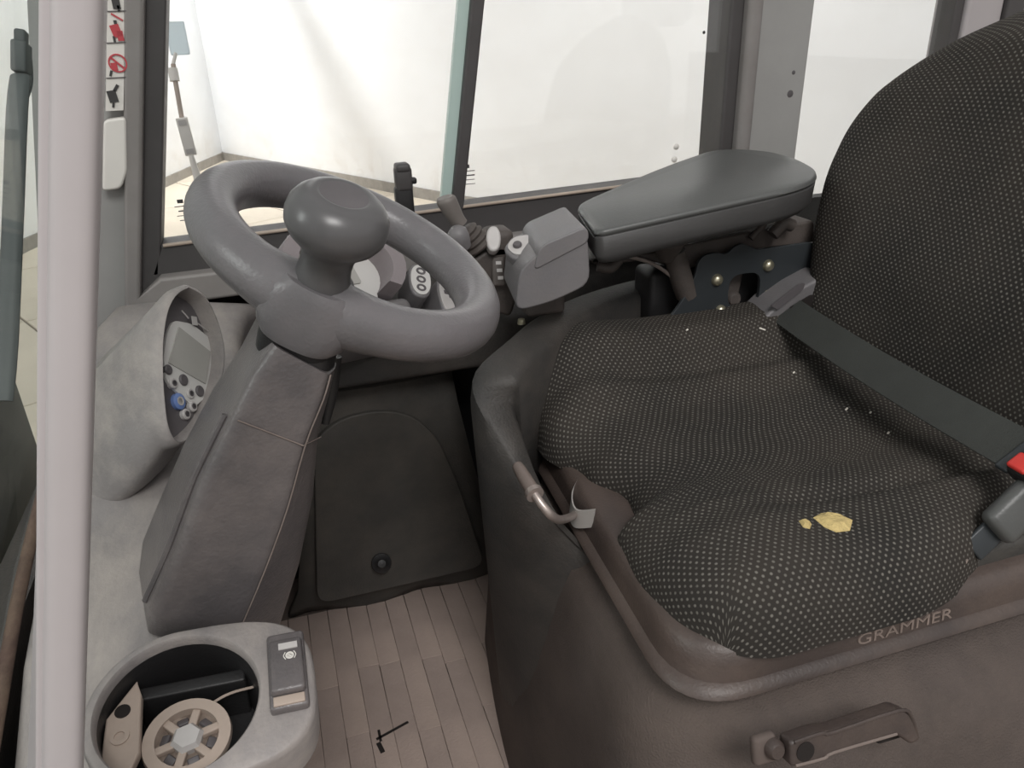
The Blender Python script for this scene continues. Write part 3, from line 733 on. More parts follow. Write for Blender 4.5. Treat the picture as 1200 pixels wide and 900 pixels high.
prism('face', [(p[0]*1.0, p[1]*1.0) for p in arcI] + [(.050, -.05), (-.050, -.05)], MD, -.03, -.012, bezel_m, d2)
prism('screen', [(-.035, -.018), (.035, -.018), (.03, .028), (-.03, .028)], MD, -.014, -.009, lcd_m, d2, r=.004)
rbox('base', (0, -.085, -.035), (.19, .06, .08), console_m, d2, r=.012, M=MD)
# keypads
def keypad(label, px, py, y, nrm, ax, ay, keys, rot=0.0, xd=(.9, .5, -.1)):
    t = thing('keypad', label, 'keypad')
    Mk = frame(at(px, py, 'y', y), x=xd, z=nrm) @ Matrix.Rotation(rot, 4, 'Z')
    prism('pad_block', ellipse((0, 0), ax*1.12, ay*1.12, 28, 2.6), Mk, -.055, -.001, console_m, t, b=.004)
    prism('pad_face', ellipse((0, 0), ax, ay, 28, 2.2), Mk, -.002, .0015, bezel_m if keys == 3 else keyw, t, b=.0008)
    if keys == 3:
        for k in (-1, 0, 1):
            lathe('key', [(.0035, .0012), (.0062, .0012), (.0062, .0028), (.0035, .0028), (.0035, .0012)], Mk @ Matrix.Translation((0, k*.0155, 0)) @ Matrix.Scale(1.25, 4, (1, 0, 0)), keyd, t, n=18)
    return t, Mk
keypad('pale oval keypad with three dark keys under the steering wheel rim', 493, 328, 1.13, (.30, -.62, .72), .0165, .0275, 3, rot=-.5)
t_, Mk_ = keypad('narrow grey keypad with a printed truck sign beside the joystick', 524, 347, 1.12, (.40, -.60, .70), .0125, .032, 1, rot=-.35)
rbox('pictogram', (0, .006, .0016), (.010, .007, .001), keyd, t_, r=0, M=Mk_); rbox('pictogram', (.004, .001, .0016), (.003, .010, .001), keyd, t_, r=0, M=Mk_)

# ------------------------------------------------------------------ joystick
joy = thing('joystick', 'grey joystick with ribbed rubber boot in front of the armrest', 'joystick')
JY = 1.08
jb, jt = at(562, 288, 'y', JY), at(523, 236, 'y', JY)
tube('grip', [at(540, 263, 'y', JY), at(535, 256, 'y', JY), at(528, 244, 'y', JY), at(523, 235, 'y', JY), at(521.5, 231, 'y', JY)], [.011, .0115, .0135, .0145, .012], mat('taupe_grip', (112, 106, 102), .55, var=.1), joy, smoothn=4)
ja = at(545, 268, 'y', JY); 
pr = []; rr = []
for k in range(9):
    t = k/8; pr.append(ja.lerp(jb, t)); rr.append(.012+.012*t + (.004 if k % 2 else 0))
tube('boot', pr, rr, mech_m, joy, smoothn=3)
lathe('side_knob', [(0, -.02), (.013, -.02), (.0155, -.006), (.0145, .006), (.008, .013), (0, .015)], frame(at(537, 276, 'y', 1.055), x=(1, 0, 0), z=(-.3, -.25, .9)), console_m, joy, n=24)
R_ = []
for (px, py, s) in ((545, 300, .030), (575, 292, .034), (600, 290, .030)): pass
jpoly = [at(px, py, 'y', 1.07) for px, py in ((545, 312), (560, 298), (590, 284), (602, 298), (606, 345), (598, 372), (570, 360), (548, 335))]
prism('base_housing', [(p.x, p.z) for p in jpoly], frame((0, 1.07, 0), x=(1, 0, 0), z=(0, -1, 0)), -.09, .005, mech_m, joy, r=.012, b=.006)
rbox('thumb_block', at(583, 284, 'y', 1.09), (.040, .05, .045), mech_m, joy, r=.010)
q = at(578, 281, 'y', 1.062)
prism('thumb_pad', ellipse((0, 0), .011, .020, 24, 2.2), frame(q, x=(.9, .0, -.25), z=(-.1, -.75, .6)), -.012, .006, keyw, joy, b=.004)
q = at(584, 318, 'y', 1.062)
Mq = frame(q, x=(1, 0, -.1), z=(-.1, -.9, .35))
rbox('switch_panel', (0, 0, 0), (.020, .045, .010), mech_m, joy, r=.004, M=Mq)
for k in range(3): rbox('panel_mark', (.001*k, .012-.011*k, .0053), (.008, .005, .0008), keyw, joy, r=0, M=Mq)
# lever clip on the sill
clip = thing('lever_clip', 'black plastic clip standing on the window sill behind the wheel', 'clip')
cy = 1.29
c0, c1, c2 = at(475, 262, 'y', cy), at(474, 225, 'y', cy), at(471, 196, 'y', cy)
rbox('clip_body', ((c0+c1)/2), (.030, .022, (c1-c0).length+.02), blackp, clip, r=.005)
rbox('clip_jaw', (c1+c2)/2+Vector((0, 0, .002)), (.028, .026, .040), seal_m, clip, r=.006)
rbox('clip_cap', c2+Vector((0, 0, .0)), (.024, .030, .014), seal_m, clip, r=.005)
rbox('clip_tooth', (c1+c2)/2+Vector((.015, -.004, -.002)), (.012, .014, .010), blackp, clip, r=.003)
chrome_grip = mat('brown_grip', (122, 110, 104), .45)
# ------------------------------------------------------------------ seat base cover
base = thing('engine_cover', 'brown grey moulded cover box carrying the seat, with black tub rim', 'cover')
def outline(z, pts, rad): return rounded([Vector((p[0], p[1], z)) for p in pts], rad, 8)
rad = [.10, .12, .05, .03, .03, .12]
BS = [(0.0, [(.19, .42), (.205, .80), (.25, 1.06), (1.0, 1.08), (1.0, .30), (.33, .30)]),
      (.15, [(.21, .43), (.225, .80), (.26, 1.05), (1.0, 1.07), (1.0, .325), (.34, .33)]),
      (.28, [(.235, .45), (.255, .80), (.28, 1.03), (1.0, 1.06), (1.0, .345), (.355, .352)]),
      (.355, [(.257, .46), (.270, .80), (.29, 1.02), (1.0, 1.05), (1.0, .362), (.37, .37)]),
      (.40, [(.275, .475), (.282, .80), (.30, 1.0), (1.0, 1.04), (1.0, .395), (.385, .40)]),
      (.424, [(.305, .50), (.305, .80), (.315, .99), (1.0, 1.03), (1.0, .435), (.41, .44)]),
      (.427, [(.36, .54), (.36, .80), (.36, .97), (1.0, 1.02), (1.0, .48), (.45, .48)])]
loft('cover', [outline(z, p, rad) for z, p in BS], basecover, base, angle=70)
# pull handle on the near side of the cover
ph = thing('pull_handle', 'brown grey pull handle on the near side of the seat base', 'handle')
MH = frame(at(985, 852, 'y', .372), x=at(1090, 815, 'y', .372)-at(900, 872, 'y', .372), z=(0, -.95, .3))
HP = [(-.062, -.011), (-.030, -.012), (-.020, -.0095), (.044, -.010), (.060, -.024), (.070, -.022), (.062, .004), (.048, .013), (-.020, .0105), (-.032, .013), (-.062, .012)]
hb = prism('handle_bar', HP, MH, .0, .016, pan_m, ph, r=.004, b=.003)
tube('handle_rib', [MH @ Vector((-.058, .011, .016)), MH @ Vector((-.032, .012, .016)), MH @ Vector((-.02, .0095, .016)), MH @ Vector((.046, .012, .016)), MH @ Vector((.060, .003, .016)), MH @ Vector((.068, -.02, .014))], .0016, pan_m, ph, n=8, smoothn=3)
tube('handle_rib', [MH @ Vector((-.058, -.010, .016)), MH @ Vector((-.030, -.011, .016)), MH @ Vector((-.02, -.0085, .016)), MH @ Vector((.044, -.009, .016))], .0014, chrome_grip, ph, n=8, smoothn=3)
lathe('handle_hole', [(0, .0), (.0085, .0), (.0085, .0008), (0, .0008)], MH @ Matrix.Translation((-.048, .0, .0160)), crack, ph, n=24)
lathe('pivot', [(0, -.006), (.0085, -.006), (.0085, .008), (.006, .011), (0, .011)], MH @ Matrix.Translation((-.070, .002, .0)), pan_m, ph, n=20)
rbox('handle_recess', (.052, -.022, -.004), (.028, .012, .01), crack, ph, r=.004, M=MH)
rbox('handle_socket', (-.076, .0, -.002), (.022, .026, .010), floor_m, ph, r=.004, M=MH)

# ------------------------------------------------------------------ moulded shell around the far side of the seat
sh = base
RT = [(.34, .62, .39), (.272, .72, .445), (.222, .80, .535), (.209, .862, .592), (.285, .948, .604), (.374, 1.034, .606), (.486, 1.097, .606), (.643, 1.129, .606), (.98, 1.14, .606)]
FT = [(.26, .60), (.222, .70), (.224, .80), (.235, .88), (.268, 1.0), (.31, 1.09), (.40, 1.15), (.6, 1.165), (.98, 1.17)]
rt = crm(RT, 5); ft = [Vector((p.x, p.y, 0)) for p in crm([(x, y, 0) for x, y in FT], 5)]
R_ = []
N_ = len(rt)
def inw(i):
    t = (rt[min(i+1, N_-1)]-rt[max(i-1, 0)]); t.z = 0; t.normalize(); return Vector((t.y, -t.x, 0))
rows = []
for k in (0, .3, .6, .85, .96): rows.append([f.lerp(r, k) for f, r in zip(ft, rt)])
def wv(i): return min(1.0, max(.12, (rt[i].z-.42)/.17))
rows.append([r+inw(i)*.004 for i, r in enumerate(rt)])
rows.append([r+inw(i)*.012*wv(i)+Vector((0, 0, .004)) for i, r in enumerate(rt)])
rows.append([r+inw(i)*.052*wv(i)+Vector((0, 0, .002)) for i, r in enumerate(rt)])
rows.append([r+inw(i)*.060*wv(i)+Vector((0, 0, -.006)) for i, r in enumerate(rt)])
rows.append([Vector((q.x, q.y, min(q.z, .40))) for q in [r+inw(i)*.066*wv(i) for i, r in enumerate(rt)]])
o = loft('shell_skin', rows, shell_m, sh, closed=False, caps=False, angle=50)
md = o.modifiers.new('thick', 'SOLIDIFY'); md.thickness = .005; md.offset = 0
rl = [r+inw(i)*.030+Vector((0, 0, .0035)) for i, r in enumerate(rt)][18:]
tube('rim_groove', rl, .0022, crack, sh, n=6, smoothn=1)
# grab ring and tie point on the shell rim
ringM = frame(at(642, 362, 'z', .612), x=(1, 0, 0), z=(-.2, -.35, .9))
ring('tie_ring', ringM, .015, .0016, chrome, sh, n=30, m_=8)
lathe('tie_stud', [(0, -.004), (.005, -.004), (.004, .008), (0, .009)], ringM, bolt_m, sh, n=14)
lathe('shell_screw', [(0, -.003), (.006, -.003), (.005, .004), (0, .005)], frame(at(611, 377, 'z', .61), x=(1, 0, 0), z=(0, 0, 1)), bolt_m, sh, n=14)

# ------------------------------------------------------------------ driver seat
seat = thing('driver_seat', 'charcoal dotted fabric driver seat with torn cushion and lap belt', 'seat')
YC = .72
# pan
def pan_ring(o_, z):
    x0, x1, y0, y1 = .285-o_, .95, .438-o_, 1.0+o_
    return rounded([Vector((x0, y0, z)), Vector((x0+.03, y1, z)), Vector((x1, y1, z)), Vector((x1, y0, z))], [.075, .07, .02, .02], 8)
PZ = 0
prof = [(-.06, .428), (-.008, .430), (.004, .432), (.0085, .437), (.006, .443), (-.001, .4465), (-.004, .462), (-.007, .476), (-.015, .482), (-.05, .482), (-.07, .474), (-.08, .44)]
loft('seat_pan', [pan_ring(a, z+PZ) for a, z in prof], pan_m, seat, angle=50)
rbox('dark_gap_slab', (.76, .478, .485), (.34, .03, .035), dusty_black, seat, r=.008)  # added slab, its dark colour stands for the dark gap beside the cushion
# embossed lettering on the pan side
ta, tb = at(990, 764, 'y', .4425), at(1118, 731, 'y', .4425)
MT = frame(((ta.x+tb.x)/2, .4412, .4545), x=(1, 0, .0), z=(0, -1, .10))
text('pan_lettering', 'GRAMMER', MT @ Matrix.Scale(1.4, 4, (1, 0, 0)), .0175, mat('lettering_plastic', (128, 115, 108), .5, var=.25, scale=60), seat, ext=.0016)

# cushion
def interp(tab, x):
    if x <= tab[0][0]: return tab[0][1]
    for (a, va), (b, vb) in zip(tab[:-1], tab[1:]):
        if x <= b:
            t = (x-a)/(b-a); t = t*t*(3-2*t); return va+(vb-va)*t
    return tab[-1][1]
zrow = [(.43, .530), (.475, .544), (.53, .542), (.58, .530), (.66, .522), (.80, .530), (.88, .556), (.94, .594), (.985, .598), (1.03, .58)]
xfront = [(.43, .31), (.56, .300), (.63, .306), (.665, .345), (.70, .352), (.76, .325), (.85, .298), (.95, .305), (1.03, .33)]
def cushion():
    nu, nv = 80, 96; V = []; UVs = []; Fc = []
    y0, y1 = .432, 1.035
    for j in range(nv+1):
        for i in range(nu+1):
            U = -1+2*i/nu; Vv = -1+2*j/nv
            U = .4*U+.6*math.sin(U*math.pi/2); Vv = .4*Vv+.6*math.sin(Vv*math.pi/2)
            # round the plan corners
            Ux, Vy = U, Vv
            y0 = .431 + .095*(lambda q: q*q*(3-2*q))(min(1, max(0, ((U+1)/2-.36)/.5)))
            y = (y0+y1)/2 + (y1-y0)/2*Vy
            xf = interp(xfront, y); xr = .90
            x = xf + (xr-xf)*(Ux+1)/2
            for yc_, sg, R_c in ((y0, 1, .080), (y1, -1, .085)):
                vx = x-(xf+R_c); vy = (y-(yc_+sg*R_c))*sg
                if vx < 0 and vy < 0:
                    f_ = max(-vx, -vy)/math.hypot(vx, vy); x = xf+R_c+vx*f_; y = yc_+sg*R_c+sg*vy*f_
            zt = interp(zrow, y)
            fr = max(0, 1-(x-xf)/.16)
            zt += .010*math.exp(-((x-.40)/.07)**2)*(1 if y < .6 or y > .85 else .55) - .020*fr**3 - .012*math.exp(-((x-.62)/.12)**2)*math.exp(-((y-.72)/.12)**2)
            # crease between the seat middle and the near bolster
            cy_ = .575 - .02*math.sin((x-.45)*4)
            if x > .44: zt -= .011*math.exp(-((y-cy_)/.014)**2)*min(1, (x-.44)/.06)
            zt -= .012*math.exp(-((y-.875)/.016)**2)*min(1, max(0, (x-.38)/.06))
            d = max(abs(U), abs(Vv))
            dd = min(1, d)
            k = (1-dd**15)**.5
            zb = .473
            bulge = .010*(1-k)*0
            z = zb + (zt-zb)*k
            V.append((x, y, z)); UVs.append((x, y))
    n1 = nu+1
    for j in range(nv):
        for i in range(nu): Fc.append((j*n1+i, j*n1+i+1, (j+1)*n1+i+1, (j+1)*n1+i))
    # underside
    base_i = len(V); rimidx = [i for i in range(n1)] + [j*n1+nu for j in range(1, nv+1)] + [nv*n1+i for i in range(nu-1, -1, -1)] + [j*n1 for j in range(nv-1, 0, -1)]
    Fc.append(tuple(rimidx[::-1]))
    return V, Fc
def weave_uv(me, du=(1, 0, 0), arc=None):
    uv = me.uv_layers.new(name='weave')
    for p in me.polygons:
        for li in p.loop_indices:
            uv.data[li].uv = arc[me.loops[li].vertex_index]
def arc_uv(V, n1, rows):
    """surface-length UVs on a grid (u along a row, v across rows)"""
    P = [Vector(v) for v in V]; uv = [(0, 0)]*len(P); u = [0.]*len(P); v = [0.]*len(P)
    mi = n1//2; mj = rows//2
    for j in range(rows):
        s = 0; u[j*n1+mi] = 0
        for i in range(mi+1, n1): s += (P[j*n1+i]-P[j*n1+i-1]).length; u[j*n1+i] = s
        s = 0
        for i in range(mi-1, -1, -1): s -= (P[j*n1+i]-P[j*n1+i+1]).length; u[j*n1+i] = s
    for i in range(n1):
        s = 0
        for j in range(mj+1, rows): s += (P[j*n1+i]-P[(j-1)*n1+i]).length; v[j*n1+i] = s
        s = 0
        for j in range(mj-1, -1, -1): s -= (P[j*n1+i]-P[(j+1)*n1+i]).length; v[j*n1+i] = s
    return [(a+10, b+10) for a, b in zip(u, v)]
V, Fc = cushion()
UVc = arc_uv(V[:81*97], 81, 97)
cush = mk('cushion', V, Fc, seat_fab, seat, angle=80); weave_uv(cush.data, arc=UVc)

# backrest
hw = [(.54, .215), (.60, .238), (.70, .277), (.78, .292), (.85, .278), (.90, .242), (.945, .19), (.975, .135), (1.0, .08), (1.015, .045)]
def lin(tab, x):
    if x <= tab[0][0]: return tab[0][1]
    for (a, va), (b, vb) in zip(tab[:-1], tab[1:]):
        if x <= b: return va+(vb-va)*(x-a)/(b-a)
    return tab[-1][1]
def backrest():
    nu, nv = 64, 56
    zs = [.53+ (1.018-.53)*(j/nv) for j in range(nv+1)]
    front = []; back = []
    for j, z in enumerate(zs):
        # smooth half-width
        h = sum(lin(hw, z+d) for d in (-.02, -.01, 0, .01, .02))/5
        if z > 1.003: h *= math.sqrt(max(0.02, (1.018-z)/.015+.02))
        te = min(1, (1.018-z)/.05+.02); te = math.sqrt(te) if te > 0 else 0
        tb_ = min(1, (z-.53)/.03+.3)
        for i in range(nu+1):
            s = -1+2*i/nu
            y = YC + h*math.sin(s*math.pi/2)**1 if False else YC + h*s
            k = (1-abs(s)**7)**.5
            xc = .835+.24*(z-.56)
            wing = .050*abs(s)**2.6*(1 if z < .9 else max(0, (1.0-z)/.1))
            lumbar = .012*math.exp(-((z-.68)/.07)**2)*(1-s*s)
            xf = xc - .060*te*k*tb_ - wing*k - lumbar - (wing*(1-k)*.6)
            xb = xc + .045*te*k
            front.append((xf, y, z)); back.append((xb, y, z))
    n1 = nu+1; V = front+back; nF = len(front); Fc = []
    for j in range(nv):
        for i in range(nu):
            Fc.append((j*n1+i, j*n1+i+1, (j+1)*n1+i+1, (j+1)*n1+i))
            Fc.append((nF+j*n1+i, nF+(j+1)*n1+i, nF+(j+1)*n1+i+1, nF+j*n1+i+1))
    for j in range(nv):
        for i in (0, nu): Fc.append((j*n1+i, (j+1)*n1+i, nF+(j+1)*n1+i, nF+j*n1+i))
    for i in range(nu):
        for j in (0, nv): Fc.append((j*n1+i, j*n1+i+1, nF+j*n1+i+1, nF+j*n1+i))
    return V, Fc, arc_uv(front, n1, nv+1)
V, Fc, uvf = backrest()
bk = mk('backrest', V, Fc, seat_fab, seat, angle=80); weave_uv(bk.data, arc=uvf+uvf)
he = rbox('headrest', (1.015, YC, 1.07), (.09, .26, .17), seat_fab, seat, r=.035, seg=5)
uvl = he.data.uv_layers.new(name='weave')
for p in he.data.polygons:
    for li in p.loop_indices:
        c_ = he.data.vertices[he.data.loops[li].vertex_index].co; uvl.data[li].uv = (c_.y+10, c_.z+10)
for yy in (-.06, .06): tube('headrest_rod', [(.95, YC+yy, .93), (1.0, YC+yy, 1.02)], .006, chrome, seat, n=10, smoothn=1)

# exposed foam where the cushion cover is torn
from mathutils.bvhtree import BVHTree
def bvh(o): return BVHTree.FromPolygons([v.co.copy() for v in o.data.vertices], [tuple(p.vertices) for p in o.data.polygons])
CB = bvh(cush); BB = bvh(bk)
def on(px, py, tree=CB):
    d = (CR*((px-600)/F) - CU*((py-450)/F) + CF).normalized()
    h = tree.ray_cast(CAM, d); return (h[0], h[1]) if h[0] else (CAM+d*.8, Vector((0, 0, 1)))
def patch(name, pxs, mt, par, lift=.0016, dome=.004):
    pts = []
    for q in pxs:
        p, n = on(*q); pts.append(p + n*(.0006 if n.z > 0 else -.0006))
    c = sum(pts, Vector())/len(pts); _, n = on(sum(q[0] for q in pxs)/len(pxs), sum(q[1] for q in pxs)/len(pxs))
    if n.z < 0: n = -n
    V = list(pts) + [p.lerp(c, .45)+n*(lift+dome*(.5+random.random()*.6)) for p in pts] + [c+n*(lift+dome*.6)] + [p-n*.004 for p in pts]
    k = len(pts); Fc = []
    for i in range(k):
        j = (i+1) % k
        Fc += [(i, j, k+j, k+i), (k+i, k+j, 2*k), (i, 2*k+1+i, 2*k+1+j, j)]
    return mk(name, V, Fc, mt, par, angle=25)
fo = patch('exposed_foam', [(953, 607), (962, 602), (975, 601), (988, 605), (999, 610), (996, 622), (980, 624), (966, 618)], foam, seat)
fo['label'] = 'yellow foam showing through a tear'
patch('exposed_foam', [(936, 611), (943, 609), (951, 615), (949, 620), (941, 618)], foam, seat, dome=.002)
lint = [(893, 386, 3, .010), (992, 480, 2, .006), (1041, 508, 2, .005), (930, 437, 1, .004), (1020, 484, 1, .004), (805, 387, 1, .004)]
lint_lab = {893: 'longest white lint fleck on the cushion beside the belt housing', 805: 'tiny white lint fleck on the far bolster of the seat cushion', 930: 'tiny white lint fleck on the cushion just below the belt housing'}
for px, py, s, l in lint:
    p, n = on(px, py); 
    if n.z < 0: n = -n
    o = rbox('lint', (0, 0, .001), (l, .0022, .0012), paperm, None, r=0, M=frame(p, x=(1, .6, .1) if px != 893 else (1, -.8, 0), z=n))
    tag(o, lint_lab.get(px, 'tiny white lint fleck on the seat middle below the lap belt'), 'lint', 'lint flecks on the cushion')

# pan front: height lever, strap tab, hatch
lv = seat
lp = [at(607, 547, 'x', .215), at(616, 562, 'x', .216), at(626, 578, 'x', .218)]
tube('lever_grip', [lp[0]+(lp[0]-lp[1])*.1, lp[0], lp[1], lp[2]], [.004, .0065, .0075, .0075], chrome_grip, lv, smoothn=4)
lr = [lp[2], at(634, 590, 'x', .222), at(645, 603, 'x', .230), at(655, 609, 'x', .245), at(666, 607, 'x', .270), at(675, 602, 'x', .30)]
tube('lever_rod', lr, .0048, chrome, lv, smoothn=4)
lathe('lever_ferrule', [(.004, -.003), (.0098, -.003), (.0098, .003), (.004, .003)], frame(lp[2], x=(0, 0, 1), z=lp[2]-lp[1]), chrome, lv, n=16)
# strap tab in front of the cushion notch
hx = seat
Mh = frame(Vector((.331, .735, .468)), x=(0.12, -1, 0), z=(-.55, 0, .84))
prism('catch_body', [(-.075, -.008), (.030, -.010), (.038, .0), (.030, .012), (-.07, .010)], Mh, -.01, .008, pan_m, hx, r=.006, b=.003)
tp = [at(688, 565, 'x', .318), at(690, 585, 'x', .308), at(700, 606, 'x', .304), at(712, 612, 'x', .310)]
a_, b_ = [], []
for q, (ppx, ppy) in zip(crm(tp, 4), crm([(688, 565, 0), (690, 585, 0), (700, 606, 0), (712, 612, 0)], 4) and [(0, 0)]*13): pass
W_ = []
cp = crm([(.318, .768, .470), (.300, .748, .462), (.292, .715, .460), (.305, .688, .474)], 6)
for p in cp: W_.append([p+Vector((-.002, 0, -.012)), p+Vector((.001, 0, .012)), p+Vector((.003, .002, .012)), p+Vector((.0, .002, -.012))])
loft('pull_tab', W_, tab_m, hx)

# ------------------------------------------------------------------ seat belt
belt = seat
b0, b1 = at(922, 364, 'y', .925), at(1194, 528, 'y', .50)
ctr = [b0.lerp(b1, k/12) + Vector((0, 0, -.006*math.sin(math.pi*k/12))) for k in range(13)]
wd = Vector((-.45, -.05, -.0)); R_ = []
for i, p in enumerate(ctr):
    t = (ctr[min(i+1, len(ctr)-1)]-ctr[max(i-1, 0)]).normalized(); vw = (CAM-p).normalized()
    nn = Vector((-.55, -.30, .78)); nn = (nn - t*nn.dot(t)).normalized(); s = nn.cross(t).normalized()
    R_.append([p+s*.025-nn*.001, p-s*.025-nn*.001, p-s*.025+nn*.001, p+s*.025+nn*.001])
loft('belt_webbing', R_, webbing, belt, angle=30)
e = ctr[-1]; t = (ctr[-1]-ctr[-3]).normalized(); nn = Vector((-.55, -.30, .78)); nn = (nn-t*nn.dot(t)).normalized()
MBK = frame(e, x=t, z=nn)
tb_ = rbox('belt_tongue', (.006, 0, .002), (.016, .058, .006), steel_dark, belt, r=.002, M=MBK)
bkl = rbox('buckle', (.042, 0, .002), (.062, .056, .022), blackp, belt, r=.006, M=MBK)
rbox('release_button', (.024, -.016, .0125), (.022, .020, .007), red_m, bkl, r=.003, M=MBK)
st_ = [at(1172, 600, 'y', .47), at(1205, 565, 'y', .475)]
Mst = frame(at(1192, 597, 'y', .462), x=at(1215, 562, 'y', .47)-at(1160, 618, 'y', .462), z=(-.2, -.9, .4))
rbox('buckle_stalk', (.01, 0, 0), (.085, .040, .020), arm_m, belt, r=.008, M=Mst)
rbox('stalk_bracket', (-.045, -.004, -.008), (.03, .026, .006), steel_dark, belt, r=.002, M=Mst)
tube('stalk_pin', [at(1133, 655, 'y', .455), at(1124, 673, 'y', .455)], .0018, chrome, belt, n=8, smoothn=1)
# retractor housing
RM = frame((0, .945, 0), x=(1, 0, 0), z=(0, -1, 0))
rpz = [at(px, py, 'y', .945) for px, py in ((876, 380), (905, 352), (930, 334), (960, 318), (985, 330), (975, 372), (950, 395), (915, 392))]
prism('retractor_housing', [(p.x, p.z) for p in rpz], RM, -.045, .018, console_m, belt, r=.008, b=.005)
rpz = [at(px, py, 'y', .925) for px, py in ((917, 377), (925, 360), (950, 345), (957, 346), (955, 356), (935, 372), (925, 385))]
prism('belt_slot', [(p.x, p.z) for p in rpz], frame((0, .925, 0), x=(1, 0, 0), z=(0, -1, 0)), .0, .003, crack, belt, r=.004)
rpz = [at(px, py, 'y', .925) for px, py in ((902, 358), (934, 333), (942, 331), (940, 338), (910, 362))]
prism('housing_panel', [(p.x, p.z) for p in rpz], frame((0, .925, 0), x=(1, 0, 0), z=(0, -1, 0)), .0, .0035, keyd, belt, r=.003)

# ------------------------------------------------------------------ armrest with its control box and bracket
arm = thing('armrest', 'long grey padded armrest on a black steel bracket', 'armrest')
AT = [(.392, .897, .758), (.428, 1.052, .760), (.60, 1.135, .785), (.742, 1.185, .800), (.800, 1.13, .800), (.805, 1.05, .797), (.765, .945, .797), (.690, .868, .797)]
def arm_ring(s, dz):
    P = [Vector(p) for p in AT]; c = sum(P, Vector())/len(P)
    out = []
    for p in rounded(P, [.018, .03, .1, .06, .06, .06, .05, .1], 6):
        v = p-c; v.z = 0; ln = v.length
        out.append(p - v.normalized()*s + Vector((0, 0, dz)))
    return out
pad = loft('pad', [arm_ring(.012, -.012), arm_ring(.004, -.010), arm_ring(.0, -.006), arm_ring(.0015, -.002), arm_ring(.006, .0)], arm_m, arm, angle=60)
loft('pad_shell', [arm_ring(.035, -.050), arm_ring(.012, -.046), arm_ring(.003, -.036), arm_ring(.001, -.011), arm_ring(.003, -.0095)], armside, arm, angle=50)
# control box
cb = thing('control_box', 'grey rounded control box with round button at the armrest front', 'control box')
CN = Vector((-.17, -.985, 0)); CP = Vector((.39, .905, .73)); MC = frame(CP, x=(.985, -.17, 0), z=CN)
def cpx(px, py): q = MC.inverted() @ atp(px, py, CP, CN); return (q.x, q.y)
prism('box_body', [cpx(*p) for p in ((603, 366), (609, 316), (632, 296), (689, 272), (692, 333), (648, 354))], MC, -.125, .0, console_m, cb, r=.018, b=.003)
prism('box_lid', [cpx(*p) for p in ((624, 318), (632, 288), (688, 264), (691, 283))], MC, -.128, .002, console_m, cb, r=.012, b=.0025)
Mb = frame(at(607, 287, 'y', .99), x=(1, -.2, .1), z=(-.25, -.35, .9))
prism('button_ledge', [(-.022, .0), (-.012, -.026), (.020, -.034), (.026, .02), (-.004, .024)], Mb, -.018, .0, console_m, cb, r=.010, b=.004)
prism('ledge_face', [(-.016, .0), (-.009, -.02), (.016, -.027), (.020, .014), (-.003, .017)], Mb, .0, .002, keyw, cb, r=.008)
lathe('round_button', [(0, 0), (.0062, 0), (.0062, .0035), (.005, .005), (0, .005)], Mb @ Matrix.Translation((-.001, -.004, .0018)), keyd, cb, n=20)
rbox('box_foot', (.365, 1.03, .635), (.06, .05, .05), mech_m, cb, r=.008)
# steel side plate of the armrest bracket
pp_ = [(776, 384), (793, 362), (806, 342), (814, 326), (819, 306), (826, 299), (840, 296), (852, 298), (860, 290), (870, 285), (880, 289), (888, 293), (948, 284), (985, 290), (985, 335), (935, 360), (900, 386)]
pp3 = [at(px, py, 'y', .975) for px, py in pp_]
PM = frame((0, .975, 0), x=(1, 0, 0), z=(0, -1, 0))
plt = prism('side_plate', [(p.x, p.z) for p in pp3], PM, -.006, .0, steel_dark, arm, r=.006, b=.0012)
hc = at(872, 340, 'y', .975)
cutp = prism('cutter', [(hc.x+a, hc.z+b) for a, b in ellipse((0, 0), .028, .027, 24, 3.2)], PM, -.02, .02, None, None)
bool_cut(plt, cutp)
for px, py in ((840, 328), (900, 311), (844, 364), (900, 346)):
    lathe('bolt', [(0, .008), (.005, .0075), (.0085, .004), (.0095, 0), (0, 0)], frame(at(px, py, 'y', .975), x=(1, 0, 0), z=(0, -1, 0)), bolt_m, arm, n=20)
rbox('inner_link', (hc.x+.004, 1.02, hc.z), (.022, .03, .11), mech_m, arm, r=.004, rot=('Y', .12))
lathe('inner_pin', [(0, -.02), (.012, -.02), (.012, .012), (.009, .016), (0, .016)], frame(hc+Vector((-.004, .03, -.02)), x=(1, 0, 0), z=(0, -1, 0)), mech_m, arm, n=20)
rbox('dark_opening_block', (.70, 1.05, .60), (.32, .06, .10), blackp, arm, r=.01)  # black block standing in for the dark open space under the armrest
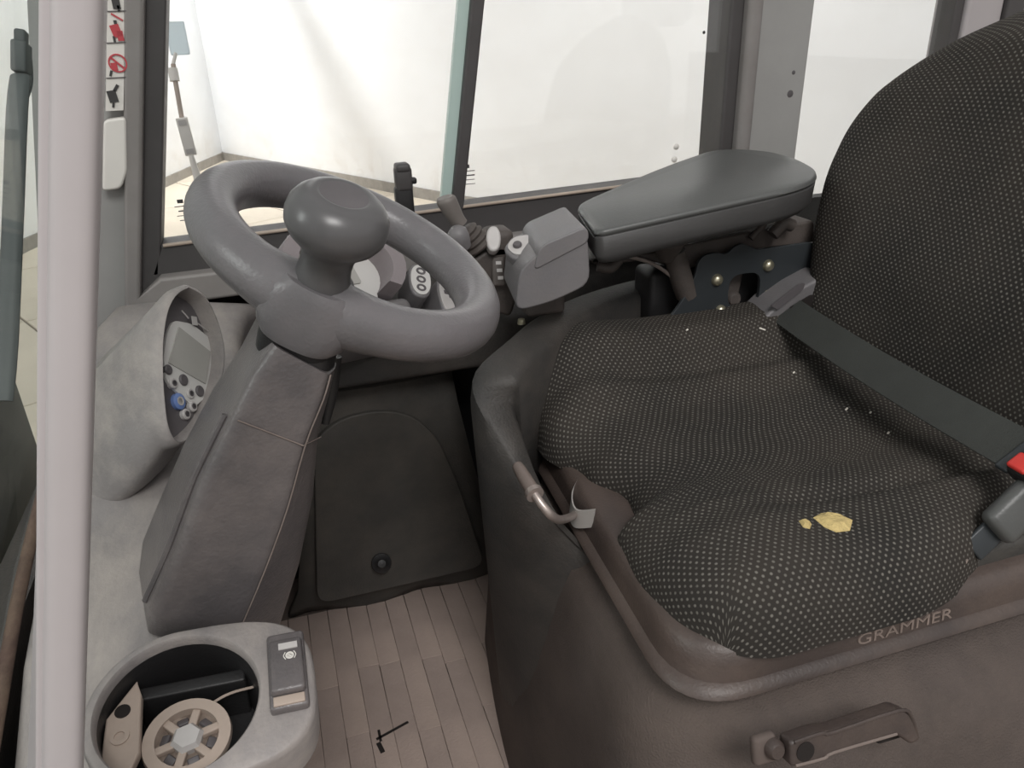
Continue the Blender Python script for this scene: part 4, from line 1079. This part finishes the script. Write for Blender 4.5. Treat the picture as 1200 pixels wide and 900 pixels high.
# carrier arm, pivot and links under the pad
ca = [at(px, py, 'y', 1.0) for px, py in ((690, 305), (735, 296), (790, 290), (900, 268), (955, 258), (955, 285), (890, 292), (800, 318), (760, 305), (700, 312))]
prism('carrier', [(p.x, p.z) for p in ca], frame((0, 1.0, 0), x=(1, 0, 0), z=(0, -1, 0)), -.07, .0, mech_m, arm, r=.008, b=.004)
pv = at(783, 283, 'y', .965)
lathe('pivot_cup', [(0, -.03), (.010, -.03), (.022, -.006), (.026, .004), (.024, .006), (.021, .002), (0, .001)], frame(pv, x=(1, 0, 0), z=(-.1, -.25, .9)), mech_m, arm, n=28)
lathe('pivot_nut', [(0, 0), (.007, 0), (.007, .007), (0, .008)], frame(pv+Vector((-.004, -.004, .002)), x=(1, 0, 0), z=(0, -.3, .9)), chrome, arm, n=6, angle=20)
tube('pivot_post', [at(790, 295, 'y', .985), at(798, 325, 'y', .985), at(805, 345, 'y', .99)], .017, mech_m, arm, smoothn=3)
tube('link', [at(880, 280, 'y', .99), at(896, 262, 'y', .99)], .005, mech_m, arm, n=10, smoothn=1)
tube('link', [at(905, 275, 'y', .985), at(918, 262, 'y', .985), at(928, 264, 'y', .985)], .010, mech_m, arm, n=12)
tube('gusset', [at(735, 300, 'y', .99), at(765, 309, 'y', .99), at(790, 326, 'y', .985)], .003, chrome, arm, n=8)
tube('cable', [at(700, 312, 'y', .99), at(715, 314, 'y', .985), at(725, 305, 'y', .99)], .008, mech_m, arm, n=10)

# ------------------------------------------------------------------ tidy: put origins at the base of each thing
bpy.context.view_layer.update()
def kids(o): return [c for c in bpy.data.objects if c.parent == o]
def deep(o):
    out = []
    for c in kids(o): out += [c]+deep(c)
    return out
done = set()
for o in list(bpy.data.objects):
    if o.type != 'MESH' or o.data.name in done or o.data.users > 1: continue
    done.add(o.data.name)
    bb = [Vector(b) for b in o.bound_box]; lo = Vector(min(b[i] for b in bb) for i in range(3)); hi = Vector(max(b[i] for b in bb) for i in range(3))
    c = Vector(((lo.x+hi.x)/2, (lo.y+hi.y)/2, lo.z))
    o.data.transform(Matrix.Translation(-c)); o['_c'] = list(c)
world = {}
for o in bpy.data.objects:
    if o.type == 'MESH': world[o.name] = Vector(o['_c']) if '_c' in o.keys() else o.location.copy()
for o in bpy.data.objects:
    if o.type == 'EMPTY':
        pts = []
        for c in deep(o):
            if c.type == 'MESH':
                wc = world[c.name]; pts += [wc + Vector(v.co) for v in c.data.vertices]
        world[o.name] = Vector(((min(p.x for p in pts)+max(p.x for p in pts))/2, (min(p.y for p in pts)+max(p.y for p in pts))/2, min(p.z for p in pts)))
for o in bpy.data.objects:
    if o.name in world:
        o.location = world[o.name] - (world[o.parent.name] if o.parent else Vector())
    if '_c' in o.keys(): del o['_c']
